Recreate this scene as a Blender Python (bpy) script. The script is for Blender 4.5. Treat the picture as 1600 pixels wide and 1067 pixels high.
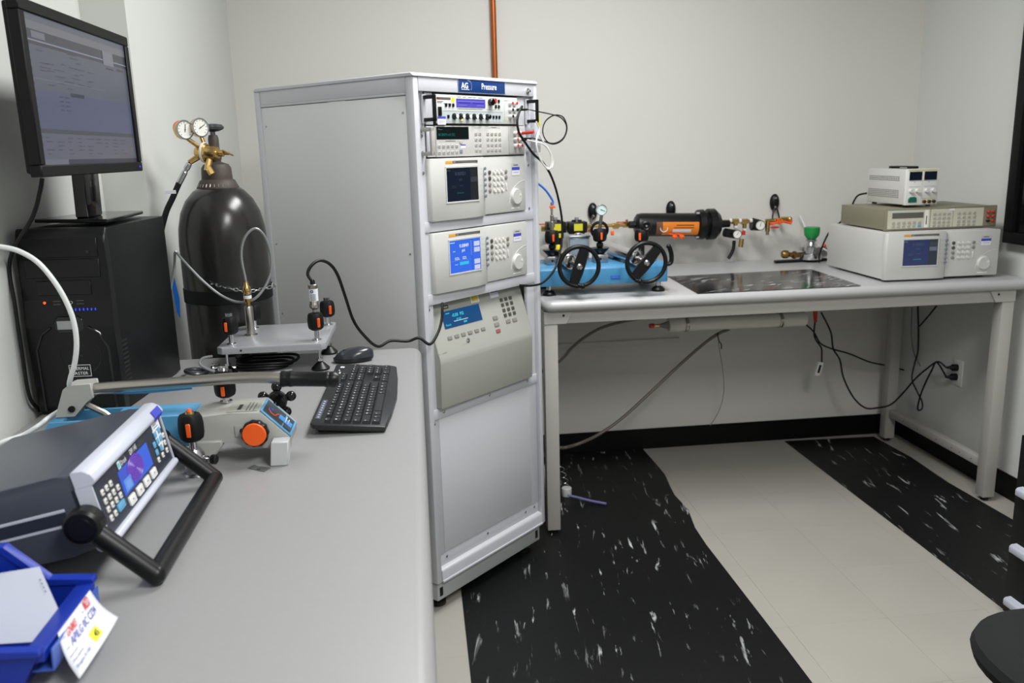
import bpy, bmesh, math, random
from mathutils import Matrix, Vector
random.seed(7)
for o in list(bpy.data.objects):
    bpy.data.objects.remove(o)
SC = bpy.context.scene
COL = SC.collection
rad = math.radians

# ------------------------------------------------------------ camera
cam_d = bpy.data.cameras.new('camera')
cam = bpy.data.objects.new('camera', cam_d)
COL.objects.link(cam)
YAW, PITCH, ROLL = rad(6.2547), rad(12.731), rad(1.574)
fw = Vector((math.sin(YAW) * math.cos(PITCH), math.cos(YAW) * math.cos(PITCH), -math.sin(PITCH)))
rt = Vector((math.cos(YAW), -math.sin(YAW), 0))
dn = fw.cross(rt)
r2 = math.cos(ROLL) * rt + math.sin(ROLL) * dn
d2 = -math.sin(ROLL) * rt + math.cos(ROLL) * dn
m = Matrix((( r2.x, -d2.x, -fw.x, 0), (r2.y, -d2.y, -fw.y, 0), (r2.z, -d2.z, -fw.z, 1.5), (0, 0, 0, 1)))
cam.matrix_world = m
cam_d.sensor_width = 36
cam_d.lens = 29.77
cam_d.clip_start = 0.02
cam_d.dof.use_dof = True
cam_d.dof.focus_distance = 2.0
cam_d.dof.aperture_fstop = 5.6
SC.camera = cam

# ------------------------------------------------------------ world, exposure
w = bpy.data.worlds.new('world')
SC.world = w
w.use_nodes = True
w.node_tree.nodes['Background'].inputs[0].default_value = (0.8, 0.85, 0.9, 1)
w.node_tree.nodes['Background'].inputs[1].default_value = 0.05
SC.view_settings.view_transform = 'Standard'
SC.view_settings.look = 'None'
SC.view_settings.gamma = 1
SC.view_settings.use_curve_mapping = False
SC.view_settings.exposure = 0.13

# light of the ceiling troffers (the fittings themselves are built with the ceiling)
TROFFERS = [(0.66, 2.30), (0.85, 0.0), (0.85, -2.1)]
TROFFER_POWER = [46, 54, 14]
for (lx, ly), pw in zip(TROFFERS, TROFFER_POWER):
    ld = bpy.data.lights.new('troffer_light', 'AREA')
    ld.shape = 'RECTANGLE'
    ld.size = 0.55
    ld.size_y = 1.15
    ld.energy = pw
    ld.color = (1.0, 1.0, 0.992)
    lo = bpy.data.objects.new('troffer_light', ld)
    COL.objects.link(lo)
    lo.location = (lx, ly, 2.72)

# ------------------------------------------------------------ materials
def lin(c):
    return tuple(((v / 255) / 12.92 if v / 255 <= 0.04045 else ((v / 255 + 0.055) / 1.055) ** 2.4) for v in c) + (1,)

def mat(name, rgb, rough=0.5, metal=0.0, grain=0.0, scale=40.0, bump=0.0, coat=0.0, spec=0.5, stretch=None, var=None):
    m = bpy.data.materials.new(name)
    m.use_nodes = True
    nt = m.node_tree
    b = nt.nodes['Principled BSDF']
    b.inputs['Base Color'].default_value = lin(rgb)
    b.inputs['Roughness'].default_value = rough
    b.inputs['Metallic'].default_value = metal
    b.inputs['Specular IOR Level'].default_value = spec
    if coat:
        b.inputs['Coat Weight'].default_value = coat
        b.inputs['Coat Roughness'].default_value = 0.08
    if grain or bump:
        tc = nt.nodes.new('ShaderNodeTexCoord')
        mp = nt.nodes.new('ShaderNodeMapping')
        if stretch:
            mp.inputs['Scale'].default_value = stretch
        nz = nt.nodes.new('ShaderNodeTexNoise')
        nz.inputs['Scale'].default_value = scale
        nz.inputs['Detail'].default_value = 5
        nt.links.new(tc.outputs['Object'], mp.inputs[0])
        nt.links.new(mp.outputs[0], nz.inputs[0])
        if grain:
            mx = nt.nodes.new('ShaderNodeMix')
            mx.data_type = 'RGBA'
            c2 = var or tuple(max(0, v * (1 - grain)) for v in rgb)
            mx.inputs[6].default_value = lin(rgb)
            mx.inputs[7].default_value = lin(c2)
            nt.links.new(nz.outputs[0], mx.inputs[0])
            nt.links.new(mx.outputs[2], b.inputs['Base Color'])
        if bump:
            bp = nt.nodes.new('ShaderNodeBump')
            bp.inputs['Strength'].default_value = bump
            bp.inputs['Distance'].default_value = 0.002
            nt.links.new(nz.outputs[0], bp.inputs['Height'])
            nt.links.new(bp.outputs[0], b.inputs['Normal'])
    return m

def emit(name, rgb, strength=1.0):
    m = bpy.data.materials.new(name)
    m.use_nodes = True
    b = m.node_tree.nodes['Principled BSDF']
    b.inputs['Base Color'].default_value = (0.01, 0.01, 0.01, 1)
    b.inputs['Roughness'].default_value = 0.25
    b.inputs['Emission Color'].default_value = lin(rgb)
    b.inputs['Emission Strength'].default_value = strength
    return m

def print_mat(name, glow=0.0):
    m = bpy.data.materials.new(name)
    m.use_nodes = True
    nt = m.node_tree
    b = nt.nodes['Principled BSDF']
    at = nt.nodes.new('ShaderNodeAttribute')
    at.attribute_name = 'Col'
    b.inputs['Roughness'].default_value = 0.5 if not glow else 0.3
    if glow:
        b.inputs['Base Color'].default_value = (0.01, 0.01, 0.01, 1)
        nt.links.new(at.outputs['Color'], b.inputs['Emission Color'])
        b.inputs['Emission Strength'].default_value = glow
    else:
        nt.links.new(at.outputs['Color'], b.inputs['Base Color'])
    return m

def fleck_mat(name, rough, density, sx, sy, ang, base=(24, 25, 27)):
    m = bpy.data.materials.new(name)
    m.use_nodes = True
    nt = m.node_tree
    L = nt.links.new
    b = nt.nodes['Principled BSDF']
    b.inputs['Roughness'].default_value = rough
    b.inputs['Specular IOR Level'].default_value = 0.3 if rough > .3 else .55
    tc = nt.nodes.new('ShaderNodeTexCoord')
    mp = nt.nodes.new('ShaderNodeMapping')
    mp.inputs['Rotation'].default_value = (0, 0, ang)
    mp2 = nt.nodes.new('ShaderNodeMapping')
    mp2.inputs['Scale'].default_value = (sx, sy, 1)
    L(tc.outputs['Object'], mp.inputs[0])
    L(mp.outputs[0], mp2.inputs[0])
    n1 = nt.nodes.new('ShaderNodeTexNoise')
    n1.inputs['Scale'].default_value = 1
    n1.inputs['Detail'].default_value = 6
    n1.inputs['Roughness'].default_value = 0.62
    n1.inputs['Distortion'].default_value = 0.6
    L(mp2.outputs[0], n1.inputs[0])
    n2 = nt.nodes.new('ShaderNodeTexNoise')
    n2.inputs['Scale'].default_value = 4.5
    n2.inputs['Detail'].default_value = 2
    L(tc.outputs['Object'], n2.inputs[0])
    r1 = nt.nodes.new('ShaderNodeValToRGB')
    r1.color_ramp.elements[0].position = density
    r1.color_ramp.elements[0].color = (0, 0, 0, 1)
    r1.color_ramp.elements[1].position = density + 0.09
    r1.color_ramp.elements[1].color = (1, 1, 1, 1)
    L(n1.outputs[0], r1.inputs[0])
    r2_ = nt.nodes.new('ShaderNodeValToRGB')
    r2_.color_ramp.elements[0].position = 0.42
    r2_.color_ramp.elements[1].position = 0.62
    L(n2.outputs[0], r2_.inputs[0])
    mu = nt.nodes.new('ShaderNodeMath')
    mu.operation = 'MULTIPLY'
    L(r1.outputs[0], mu.inputs[0])
    L(r2_.outputs[0], mu.inputs[1])
    mx = nt.nodes.new('ShaderNodeMix')
    mx.data_type = 'RGBA'
    mx.inputs[6].default_value = lin(base)
    mx.inputs[7].default_value = lin((205, 208, 210))
    L(mu.outputs[0], mx.inputs[0])
    L(mx.outputs[2], b.inputs['Base Color'])
    n3 = nt.nodes.new('ShaderNodeTexNoise')
    n3.inputs['Scale'].default_value = 260
    L(tc.outputs['Object'], n3.inputs[0])
    bp = nt.nodes.new('ShaderNodeBump')
    bp.inputs['Strength'].default_value = 0.12
    bp.inputs['Distance'].default_value = 0.001
    L(n3.outputs[0], bp.inputs['Height'])
    L(bp.outputs[0], b.inputs['Normal'])
    return m

def tile_mat():
    m = bpy.data.materials.new('vinyl_tile')
    m.use_nodes = True
    nt = m.node_tree
    L = nt.links.new
    b = nt.nodes['Principled BSDF']
    b.inputs['Roughness'].default_value = 0.42
    tc = nt.nodes.new('ShaderNodeTexCoord')
    oi = nt.nodes.new('ShaderNodeObjectInfo')
    n1 = nt.nodes.new('ShaderNodeTexNoise')
    n1.inputs['Scale'].default_value = 3.0
    n1.inputs['Detail'].default_value = 8
    L(tc.outputs['Object'], n1.inputs[0])
    mx = nt.nodes.new('ShaderNodeMix')
    mx.data_type = 'RGBA'
    mx.inputs[6].default_value = lin((171, 168, 160))
    mx.inputs[7].default_value = lin((160, 157, 149))
    L(n1.outputs[0], mx.inputs[0])
    mp = nt.nodes.new('ShaderNodeMapping')
    mp.inputs['Rotation'].default_value = (0, 0, 0.5)
    mp.inputs['Scale'].default_value = (26, 5, 1)
    L(tc.outputs['Object'], mp.inputs[0])
    n2 = nt.nodes.new('ShaderNodeTexNoise')
    n2.inputs['Scale'].default_value = 1
    n2.inputs['Detail'].default_value = 7
    L(mp.outputs[0], n2.inputs[0])
    r = nt.nodes.new('ShaderNodeValToRGB')
    r.color_ramp.elements[0].position = 0.67
    r.color_ramp.elements[0].color = (0, 0, 0, 1)
    r.color_ramp.elements[1].position = 0.74
    r.color_ramp.elements[1].color = (0.5, 0.5, 0.5, 1)
    L(n2.outputs[0], r.inputs[0])
    m2 = nt.nodes.new('ShaderNodeMix')
    m2.data_type = 'RGBA'
    m2.inputs[7].default_value = lin((118, 114, 104))
    L(r.outputs[0], m2.inputs[0])
    L(mx.outputs[2], m2.inputs[6])
    L(m2.outputs[2], b.inputs['Base Color'])
    return m

M = {}
M['wall'] = mat('wall_paint', (214, 213, 208), 0.75, grain=0.02, scale=2, bump=0.03)
M['wall2'] = mat('side_wall_paint', (209, 211, 207), 0.75, grain=0.02, scale=2, bump=0.03)
M['wall3'] = mat('unseen_wall_darkened', (150, 150, 148), 0.8)  # unseen wall behind the camera, darkened so less light bounces back
M['ceiling'] = mat('ceiling_tile', (225, 225, 222), 0.9, grain=0.05, scale=60, bump=0.2)
M['baseboard'] = mat('black_rubber_base', (10, 10, 11), 0.45, spec=.2)
M['joint'] = mat('tile_joint', (140, 136, 126), 0.8)
M['tile'] = tile_mat()
M['mat'] = fleck_mat('black_marbled_vinyl', 0.45, 0.605, 36, 5.5, 0.12, (14, 15, 16))
M['mat2'] = fleck_mat('glossy_black_marbled_vinyl', 0.11, 0.555, 10, 60, -0.50, (12, 12, 13))
M['lam'] = mat('grey_laminate', (143, 143, 144), 0.38, grain=0.03, scale=90)
M['lam2'] = mat('grey_laminate_bench', (178, 179, 180), 0.30, grain=0.03, scale=90)
M['steel_paint'] = mat('beige_grey_powder_coat', (172, 170, 165), 0.45, bump=0.05, scale=400, grain=0.01)
M['hole'] = mat('dark_hole', (12, 12, 12), 0.7)
M['rack'] = mat('rack_grey_paint', (194, 196, 202), 0.33, bump=0.03, scale=300, grain=0.01)
M['rack_side'] = mat('rack_side_paint', (216, 217, 219), 0.36, bump=0.03, scale=300, grain=0.01)
M['rack_base'] = mat('rack_plinth_paint', (168, 171, 172), 0.45)
M['inner'] = mat('rack_dark_interior', (40, 40, 42), 0.7)
M['screw'] = mat('screw_steel', (190, 190, 192), 0.25, 1.0)
M['chrome'] = mat('bright_steel', (205, 205, 208), 0.18, 1.0)
M['alu'] = mat('brushed_aluminium', (178, 180, 184), 0.32, 1.0, grain=0.05, scale=30, stretch=(1, 30, 1))
M['steel'] = mat('satin_steel', (176, 172, 166), 0.3, 1.0)
M['castgrey'] = mat('cast_grey_paint', (164, 165, 160), 0.42, bump=0.06, scale=250, grain=0.02)
M['brass'] = mat('brass', (222, 186, 118), 0.24, 1.0, grain=0.15, scale=25)
M['oldbrass'] = mat('dull_brass', (150, 120, 72), 0.35, 1.0, grain=0.2, scale=30)
M['copper'] = mat('copper_pipe', (186, 104, 56), 0.38, 0.8, grain=0.12, scale=8)
M['blk'] = mat('black_plastic', (15, 16, 17), 0.36, spec=.3)
M['blkgloss'] = mat('gloss_black_plastic', (10, 10, 12), 0.14)
M['blkmatte'] = mat('matte_black', (12, 13, 14), 0.55, spec=.25, bump=0.1, scale=500, grain=0.05)
M['tower'] = mat('black_case_steel', (15, 16, 18), 0.40, spec=.25, bump=0.1, scale=500, grain=0.05)
M['rubber'] = mat('black_rubber', (14, 15, 16), 0.5, spec=.3)
M['key'] = mat('keyboard_key', (28, 30, 33), 0.45)
M['kbd'] = mat('keyboard_shell', (26, 28, 31), 0.4)
M['white'] = mat('white_plastic', (222, 222, 220), 0.4)
M['paper'] = mat('paper', (214, 217, 224), 0.7)
M['ivory'] = mat('instrument_beige', (194, 194, 191), 0.42, bump=0.03, scale=500, grain=0.01)
M['ivory2'] = mat('instrument_case', (198, 198, 195), 0.42, bump=0.03, scale=400, grain=0.01)
M['taupe'] = mat('instrument_taupe', (163, 164, 157), 0.45, bump=0.03, scale=400, grain=0.01)
M['dmmgrey'] = mat('meter_khaki_case', (128, 124, 104), 0.5, bump=0.04, scale=400, grain=0.02)
M['dmmface'] = mat('meter_cream_face', (196, 194, 176), 0.5)
M['silverface'] = mat('silver_faceplate', (196, 200, 198), 0.4)
M['keyw'] = mat('pale_key', (212, 211, 207), 0.4)
M['keyg'] = mat('grey_key', (132, 130, 124), 0.45)
M['keyd'] = mat('dark_key', (72, 70, 66), 0.45)
M['keyblue'] = mat('blue_key', (96, 158, 196), 0.4)
M['soft'] = mat('soft_key_slate', (112, 120, 138), 0.4)
M['red'] = mat('red_plastic', (196, 42, 32), 0.35)
M['orange'] = mat('orange_plastic', (236, 92, 22), 0.38)
M['orangelabel'] = mat('orange_label', (226, 128, 30), 0.4)
M['yellow'] = mat('yellow_label', (222, 208, 40), 0.45)
M['green'] = mat('green_plastic', (24, 138, 66), 0.4)
M['dkgreen'] = mat('dark_green_button', (18, 100, 84), 0.4)
M['blue'] = mat('pump_blue_paint', (84, 150, 192), 0.36, bump=0.03, scale=250, grain=0.02)
M['blue2'] = mat('bench_press_blue_paint', (66, 134, 178), 0.36, bump=0.03, scale=250, grain=0.02)
M['bin'] = mat('blue_bin_plastic', (12, 44, 152), 0.4)
M['navy'] = mat('navy_sign', (16, 54, 114), 0.4)
M['bluecable'] = mat('blue_hose', (40, 96, 190), 0.4)
M['bluestrap'] = mat('blue_ratchet', (30, 110, 210), 0.4)
M['case'] = mat('dark_blue_grey_case', (66, 71, 82), 0.36, bump=0.05, scale=500, grain=0.03)
M['panel'] = mat('dark_slate_panel', (40, 46, 58), 0.4)
M['lilac'] = mat('pale_lilac_bumper', (192, 196, 210), 0.4)
M['smoke'] = mat('smoked_bowl', (128, 140, 150), 0.2)
M['tank'] = mat('cylinder_black_paint', (22, 23, 25), 0.24, grain=0.35, scale=7, bump=0.10, var=(44, 42, 40))
M['rust'] = mat('rusty_collar', (72, 62, 56), 0.6, grain=0.3, scale=30, bump=0.3)
M['paper_shaded'] = mat('shaded_white_paper', (184, 189, 204), 0.7)  # white sheet, its colour darkened to stand in for the bin's shade
M['pvc'] = mat('white_pvc', (214, 212, 206), 0.35)
M['tubewhite'] = mat('translucent_white_tube', (214, 218, 218), 0.3)
M['greycable'] = mat('grey_cable', (120, 116, 108), 0.5)
M['purple'] = mat('lilac_tube', (120, 120, 170), 0.35)
M['cloth'] = mat('black_upholstery', (10, 12, 14), 0.9, bump=0.5, scale=900, grain=0.2)
M['screenoff'] = mat('dark_lcd', (22, 30, 44), 0.12)
M['vfd'] = mat('smoked_display_window', (16, 24, 24), 0.15)
M['gaugeface'] = mat('gauge_dial', (222, 222, 216), 0.3)
M['lens'] = mat('dial_rim', (170, 172, 176), 0.2, 0.9)
M['navycloth'] = mat('gunmetal', (98, 100, 104), 0.35, 0.9)
M['print'] = print_mat('flat_print')
M['glow'] = print_mat('screen_image', 0.8)
M['glow_dim'] = print_mat('dim_screen_image', 0.5)
M['led_red'] = emit('red_led', (255, 60, 10), 3)
M['led_blue'] = emit('blue_led', (20, 50, 255), 2.5)
M['led_amber'] = emit('amber_led', (255, 190, 60), 3)
M['lightdiff'] = emit('light_diffuser', (255, 252, 244), 1.6)

# ------------------------------------------------------------ mesh helpers
def axis_mat(d):
    d = Vector(d).normalized()
    q = Vector((0, 0, 1)).rotation_difference(d)
    return q.to_matrix().to_4x4()

def spline(pts, sub=6):
    P = [Vector(p) for p in pts]
    if len(P) < 3:
        return P
    P2 = [2 * P[0] - P[1]] + P + [2 * P[-1] - P[-2]]
    out = []
    for i in range(1, len(P2) - 2):
        a, b, c, d = P2[i - 1:i + 3]
        for k in range(sub):
            t = k / sub
            out.append(0.5 * ((2 * b) + (c - a) * t + (2 * a - 5 * b + 4 * c - d) * t * t + (3 * b - a - 3 * c + d) * t ** 3))
    out.append(P[-1])
    return out

class MB:
    def __init__(s, M=None):
        s.bm = bmesh.new()
        s.M = M or Matrix()
    def v(s, p):
        return s.bm.verts.new(s.M @ Vector(p))
    def box(s, x0, y0, z0, x1, y1, z1, bev=0, seg=2):
        vs = [s.v((x, y, z)) for z in (z0, z1) for x, y in ((x0, y0), (x1, y0), (x1, y1), (x0, y1))]
        fs = [s.bm.faces.new([vs[i] for i in f]) for f in ((3, 2, 1, 0), (4, 5, 6, 7), (0, 1, 5, 4), (1, 2, 6, 5), (2, 3, 7, 6), (3, 0, 4, 7))]
        if bev:
            es = {e for f in fs for e in f.edges}
            bmesh.ops.bevel(s.bm, geom=list(es), offset=bev, segments=seg, affect='EDGES', profile=0.5)
        return s
    def prism(s, poly, a0, a1, axis='y', bev=0, seg=1):
        def mk(p, a):
            if axis == 'y': return (p[0], a, p[1])
            if axis == 'x': return (a, p[0], p[1])
            return (p[0], p[1], a)
        A = [s.v(mk(p, a0)) for p in poly]
        B = [s.v(mk(p, a1)) for p in poly]
        n = len(poly)
        fs = [s.bm.faces.new(A), s.bm.faces.new(B[::-1])]
        for i in range(n):
            fs.append(s.bm.faces.new((A[i], B[i], B[(i + 1) % n], A[(i + 1) % n])))
        if bev:
            es = {e for f in fs for e in f.edges}
            bmesh.ops.bevel(s.bm, geom=list(es), offset=bev, segments=seg, affect='EDGES', profile=0.5)
        bmesh.ops.recalc_face_normals(s.bm, faces=[f for f in fs if f.is_valid])
        return s
    def lathe(s, prof, o=(0, 0, 0), d=(0, 0, 1), n=20, lobes=0, amp=0, cap=True):
        A = Matrix.Translation(Vector(o)) @ axis_mat(d)
        rings = []
        for r, h in prof:
            if r < 1e-6:
                rings.append([s.v(A @ Vector((0, 0, h)))])
            else:
                rings.append([s.v(A @ Vector((r * (1 + amp * math.cos(lobes * 2 * math.pi * i / n)) * math.cos(2 * math.pi * i / n),
                                             r * (1 + amp * math.cos(lobes * 2 * math.pi * i / n)) * math.sin(2 * math.pi * i / n), h))) for i in range(n)])
        for a, b in zip(rings[:-1], rings[1:]):
            if len(a) == 1 and len(b) == 1: continue
            for i in range(n):
                j = (i + 1) % n
                if len(a) == 1: s.bm.faces.new((a[0], b[j], b[i]))
                elif len(b) == 1: s.bm.faces.new((a[i], a[j], b[0]))
                else: s.bm.faces.new((a[i], a[j], b[j], b[i]))
        if cap and len(rings[0]) > 1: s.bm.faces.new(rings[0][::-1])
        if cap and len(rings[-1]) > 1: s.bm.faces.new(rings[-1])
        return s
    def cyl(s, p0, p1, r, r1=None, n=18, bev=0):
        p0, p1 = Vector(p0), Vector(p1)
        L = (p1 - p0).length
        r1 = r if r1 is None else r1
        pr = [(r, 0), (r1, L)] if not bev else [(r - bev, 0), (r, bev), (r1, L - bev), (r1 - bev, L)]
        return s.lathe(pr, p0, p1 - p0, n)
    def sphere(s, c, r, n=14, sz=1):
        k = 8
        pr = [(r * math.sin(math.pi * i / k), -r * sz * math.cos(math.pi * i / k)) for i in range(k + 1)]
        pr[0] = (0, pr[0][1]); pr[-1] = (0, pr[-1][1])
        return s.lathe(pr, c, (0, 0, 1), n)
    def tube(s, pts, r, n=8, sub=6, smooth=True):
        P = spline(pts, sub) if smooth else [Vector(p) for p in pts]
        T = []
        for i in range(len(P)):
            a = P[max(0, i - 1)]; b = P[min(len(P) - 1, i + 1)]
            T.append((b - a).normalized())
        up = Vector((0, 0, 1)) if abs(T[0].z) < 0.9 else Vector((1, 0, 0))
        x = T[0].cross(up).normalized()
        rings = []
        for i, p in enumerate(P):
            if i:
                x = (x - T[i] * x.dot(T[i]))
                x = x.normalized() if x.length > 1e-6 else T[i].orthogonal().normalized()
            y = T[i].cross(x)
            rings.append([s.v(p + r * (math.cos(2 * math.pi * k / n) * x + math.sin(2 * math.pi * k / n) * y)) for k in range(n)])
        for a, b in zip(rings[:-1], rings[1:]):
            for k in range(n):
                j = (k + 1) % n
                s.bm.faces.new((a[k], a[j], b[j], b[k]))
        s.bm.faces.new(rings[0][::-1]); s.bm.faces.new(rings[-1])
        return s
    def torus(s, c, d, R, r, n=32, k=8):
        A = Matrix.Translation(Vector(c)) @ axis_mat(d)
        rings = []
        for i in range(n):
            a = 2 * math.pi * i / n
            rings.append([s.v(A @ Vector(((R + r * math.cos(2 * math.pi * j / k)) * math.cos(a), (R + r * math.cos(2 * math.pi * j / k)) * math.sin(a), r * math.sin(2 * math.pi * j / k)))) for j in range(k)])
        for i in range(n):
            a, b = rings[i], rings[(i + 1) % n]
            for j in range(k):
                s.bm.faces.new((a[j], b[j], b[(j + 1) % k], a[(j + 1) % k]))
        return s
    def mesh(s, name, m):
        me = bpy.data.meshes.new(name)
        bmesh.ops.recalc_face_normals(s.bm, faces=s.bm.faces)
        s.bm.to_mesh(me); s.bm.free()
        me.materials.append(m)
        me.polygons.foreach_set('use_smooth', [True] * len(me.polygons))
        try: me.set_sharp_from_angle(angle=rad(38))
        except Exception: pass
        return me
    def build(s, name, m, parent=None, label=None):
        o = bpy.data.objects.new(name, s.mesh(name, m))
        COL.objects.link(o)
        if parent: o.parent = parent
        if label: o['label'] = label
        return o

def thing(name, label, cat, loc=(0, 0, 0), rz=0, group=None, mtx=None):
    o = bpy.data.objects.new(name, None)
    o.empty_display_size = 0.05
    COL.objects.link(o)
    if mtx is not None: o.matrix_world = mtx
    else:
        o.location = loc; o.rotation_euler = (0, 0, rz)
    o['label'] = label; o['category'] = cat
    if group: o['group'] = group
    return o

def tag(o, label, cat, group=None):
    o['label'] = label; o['category'] = cat
    if group: o['group'] = group
    return o

def struct(o):
    o['kind'] = 'structure'
    return o

# panel frames: u to the right, v up, w out of the panel
FRONT = Matrix(((1, 0, 0, 0), (0, 0, -1, 0), (0, 1, 0, 0), (0, 0, 0, 1)))
def front(y=0):
    return Matrix.Translation((0, y, 0)) @ FRONT

def prints(name, parent, P, rects, m='print', lift=0.0004, label=None):
    """flat print: rects (u0,v0,u1,v1,(r,g,b)[,level])"""
    bm = bmesh.new()
    cl = bm.loops.layers.float_color.new('Col')
    for r in rects:
        lv = r[5] if len(r) > 5 else 0
        vs = [bm.verts.new(P @ Vector((u, v, lift * (1 + lv)))) for u, v in ((r[0], r[1]), (r[2], r[1]), (r[2], r[3]), (r[0], r[3]))]
        f = bm.faces.new(vs)
        for l in f.loops: l[cl] = lin(r[4])
    me = bpy.data.meshes.new(name)
    bm.to_mesh(me); bm.free()
    me.materials.append(M[m])
    o = bpy.data.objects.new(name, me)
    COL.objects.link(o); o.parent = parent
    if label: o['label'] = label
    return o

def text(s, parent, P, u, v, size, rgb_mat, name='lettering', align='LEFT', ex=0.0, sx=1.0, rot=0, lift=0.0006, bold=0):
    cu = bpy.data.curves.new(name, 'FONT')
    cu.body = s; cu.size = size; cu.align_x = align; cu.extrude = 0.0; cu.offset = bold
    cu.resolution_u = 2
    tmp = bpy.data.objects.new('tmp', cu)
    COL.objects.link(tmp)
    dg = bpy.context.evaluated_depsgraph_get()
    dg.update()
    me = bpy.data.meshes.new_from_object(tmp.evaluated_get(dg))
    bpy.data.objects.remove(tmp)
    me.materials.clear(); me.materials.append(rgb_mat)
    o = bpy.data.objects.new(name, me)
    COL.objects.link(o); o.parent = parent
    o.matrix_local = P @ Matrix.Translation((u, v, lift)) @ Matrix.Rotation(rot, 4, 'Z') @ Matrix.Diagonal((sx, 1, 1, 1))
    return o

def place(name, me, parent, P, pts, rz=None):
    out = []
    for i, p in enumerate(pts):
        o = bpy.data.objects.new(name, me)
        COL.objects.link(o); o.parent = parent
        w_ = p[2] if len(p) > 2 else 0
        o.matrix_local = P @ Matrix.Translation((p[0], p[1], w_))
        out.append(o)
    return out

def key_mesh(w_, h_, t_, m, bev=0.0008):
    return MB().box(-w_ / 2, -h_ / 2, 0, w_ / 2, h_ / 2, t_, bev=bev, seg=1).mesh('key', m)
def round_mesh(r, t_, m, n=14, name='key'):
    return MB().lathe([(r, 0), (r, t_ * .7), (r * .8, t_), (0, t_)], n=n).mesh(name, m)

def screw_mesh(r=0.004, t_=0.002):
    return MB().lathe([(r, 0), (r, t_ * .6), (r * .6, t_), (0, t_)], n=10).mesh('screw', M['screw'])

TW = bpy.data.materials.new('white_ink'); TW.use_nodes = True
TW.node_tree.nodes['Principled BSDF'].inputs['Base Color'].default_value = (0.85, 0.86, 0.88, 1)
TK = mat('black_ink', (22, 22, 24), 0.6)
TG = mat('grey_ink', (90, 90, 92), 0.6)
TR_ = mat('red_ink', (196, 60, 66), 0.6)
TB = mat('violet_ink', (70, 66, 160), 0.6)
TC = emit('cyan_glow', (70, 220, 235), 0.9)
TCd = emit('dim_cyan_glow', (30, 150, 150), 0.5)
TWg = emit('white_glow', (235, 240, 255), 0.9)
TDg = emit('dim_grey_glow', (90, 100, 120), 0.5)
TO = mat('orange_ink', (238, 96, 26), 0.5)

# ============================================================ ROOM
XL, XR, YB, YF, H = -0.88, 2.44, 3.985, -3.2, 2.75
floor = struct(MB().box(XL, YF, -0.08, XR, YB, -0.004).build('floor', M['joint']))
TP = 0.333
tm = MB().box(-TP / 2 + .0002, -TP / 2 + .0002, -0.004, TP / 2 - .0002, TP / 2 - .0002, 0, bev=0.0003, seg=1).mesh('tile', M['tile'])
for i in range(10):
    for j in range(21):
        cx = XL + 0.16 + TP * (i + 0.0); cy = 3.976 - TP * (j + 0.5)
        if cy - TP / 2 < YF: continue
        o = bpy.data.objects.new('tile', tm); COL.objects.link(o); o.parent = floor
        o.location = (cx, cy, 0)
        o.rotation_euler = (0, 0, random.choice((0, math.pi / 2, math.pi)))
struct(MB().box(XL - .1, YB, -0.08, XR + .1, YB + .1, H).build('wall_back', M['wall']))
struct(MB().box(XL - .1, YF, -0.08, XL, YB, H).build('wall_left', M['wall2']))
struct(MB().box(XR, YF, -0.08, XR + .1, YB, H).build('wall_right', M['wall2']))
struct(MB().box(XL - .1, YF - .1, -0.08, XR + .1, YF, H).build('unseen_wall_front', M['wall3']))
ceil = struct(MB().box(XL - .1, YF - .1, H, XR + .1, YB + .1, H + .05).build('ceiling', M['ceiling']))
struct(MB().box(XL, 2.57, 0, -0.76, YB, H).build('trim_1', M['wall2']))
struct(MB().box(-0.76, YB - .006, 0, XR, YB, 0.108, bev=.002, seg=1).build('baseboard_back', M['baseboard']))
struct(MB().box(XR - .006, YF, 0, XR, YB - .006, 0.108, bev=.002, seg=1).build('baseboard_right', M['baseboard']))
struct(MB().box(XL, YF, 0, XL + .006, 2.57, 0.108, bev=.002, seg=1).build('baseboard_left', M['baseboard']))
for k, (lx, ly) in enumerate(TROFFERS):
    t = thing('ceiling_light', ['ceiling troffer light above the rack and bench', 'ceiling troffer light above the camera', 'ceiling troffer light far behind the camera'][k], 'light', (lx, ly, H - .02))
    b = MB()
    b.box(-.30, -.60, 0, -.28, .60, .02); b.box(.28, -.60, 0, .30, .60, .02)
    b.box(-.28, -.60, 0, .28, -.58, .02); b.box(-.28, .58, 0, .28, .60, .02)
    b.build('frame', M['white'], t)
    MB().box(-.28, -.58, .008, .28, .58, .014).build('diffuser', M['lightdiff'], t)

struct(MB().box(.62, YB - .014, .545, 1.27, YB, .572, bev=.003).build('trim_2', M['wall']))
# copper pipe on the back wall
t = thing('copper_pipe', 'vertical copper pipe on the back wall, rising behind the grey rack', 'pipe', (.391, YB - .022, 0))
MB().cyl((0, 0, 0.005), (0, 0, H - .005), .0125, n=16).build('pipe', M['copper'], t)
for z in (.5, 1.4, 2.5):
    MB().box(-.02, -.0142, z, .02, .020, z + .02, bev=.002).build('pipe_clip', M['copper'], t)

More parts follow.
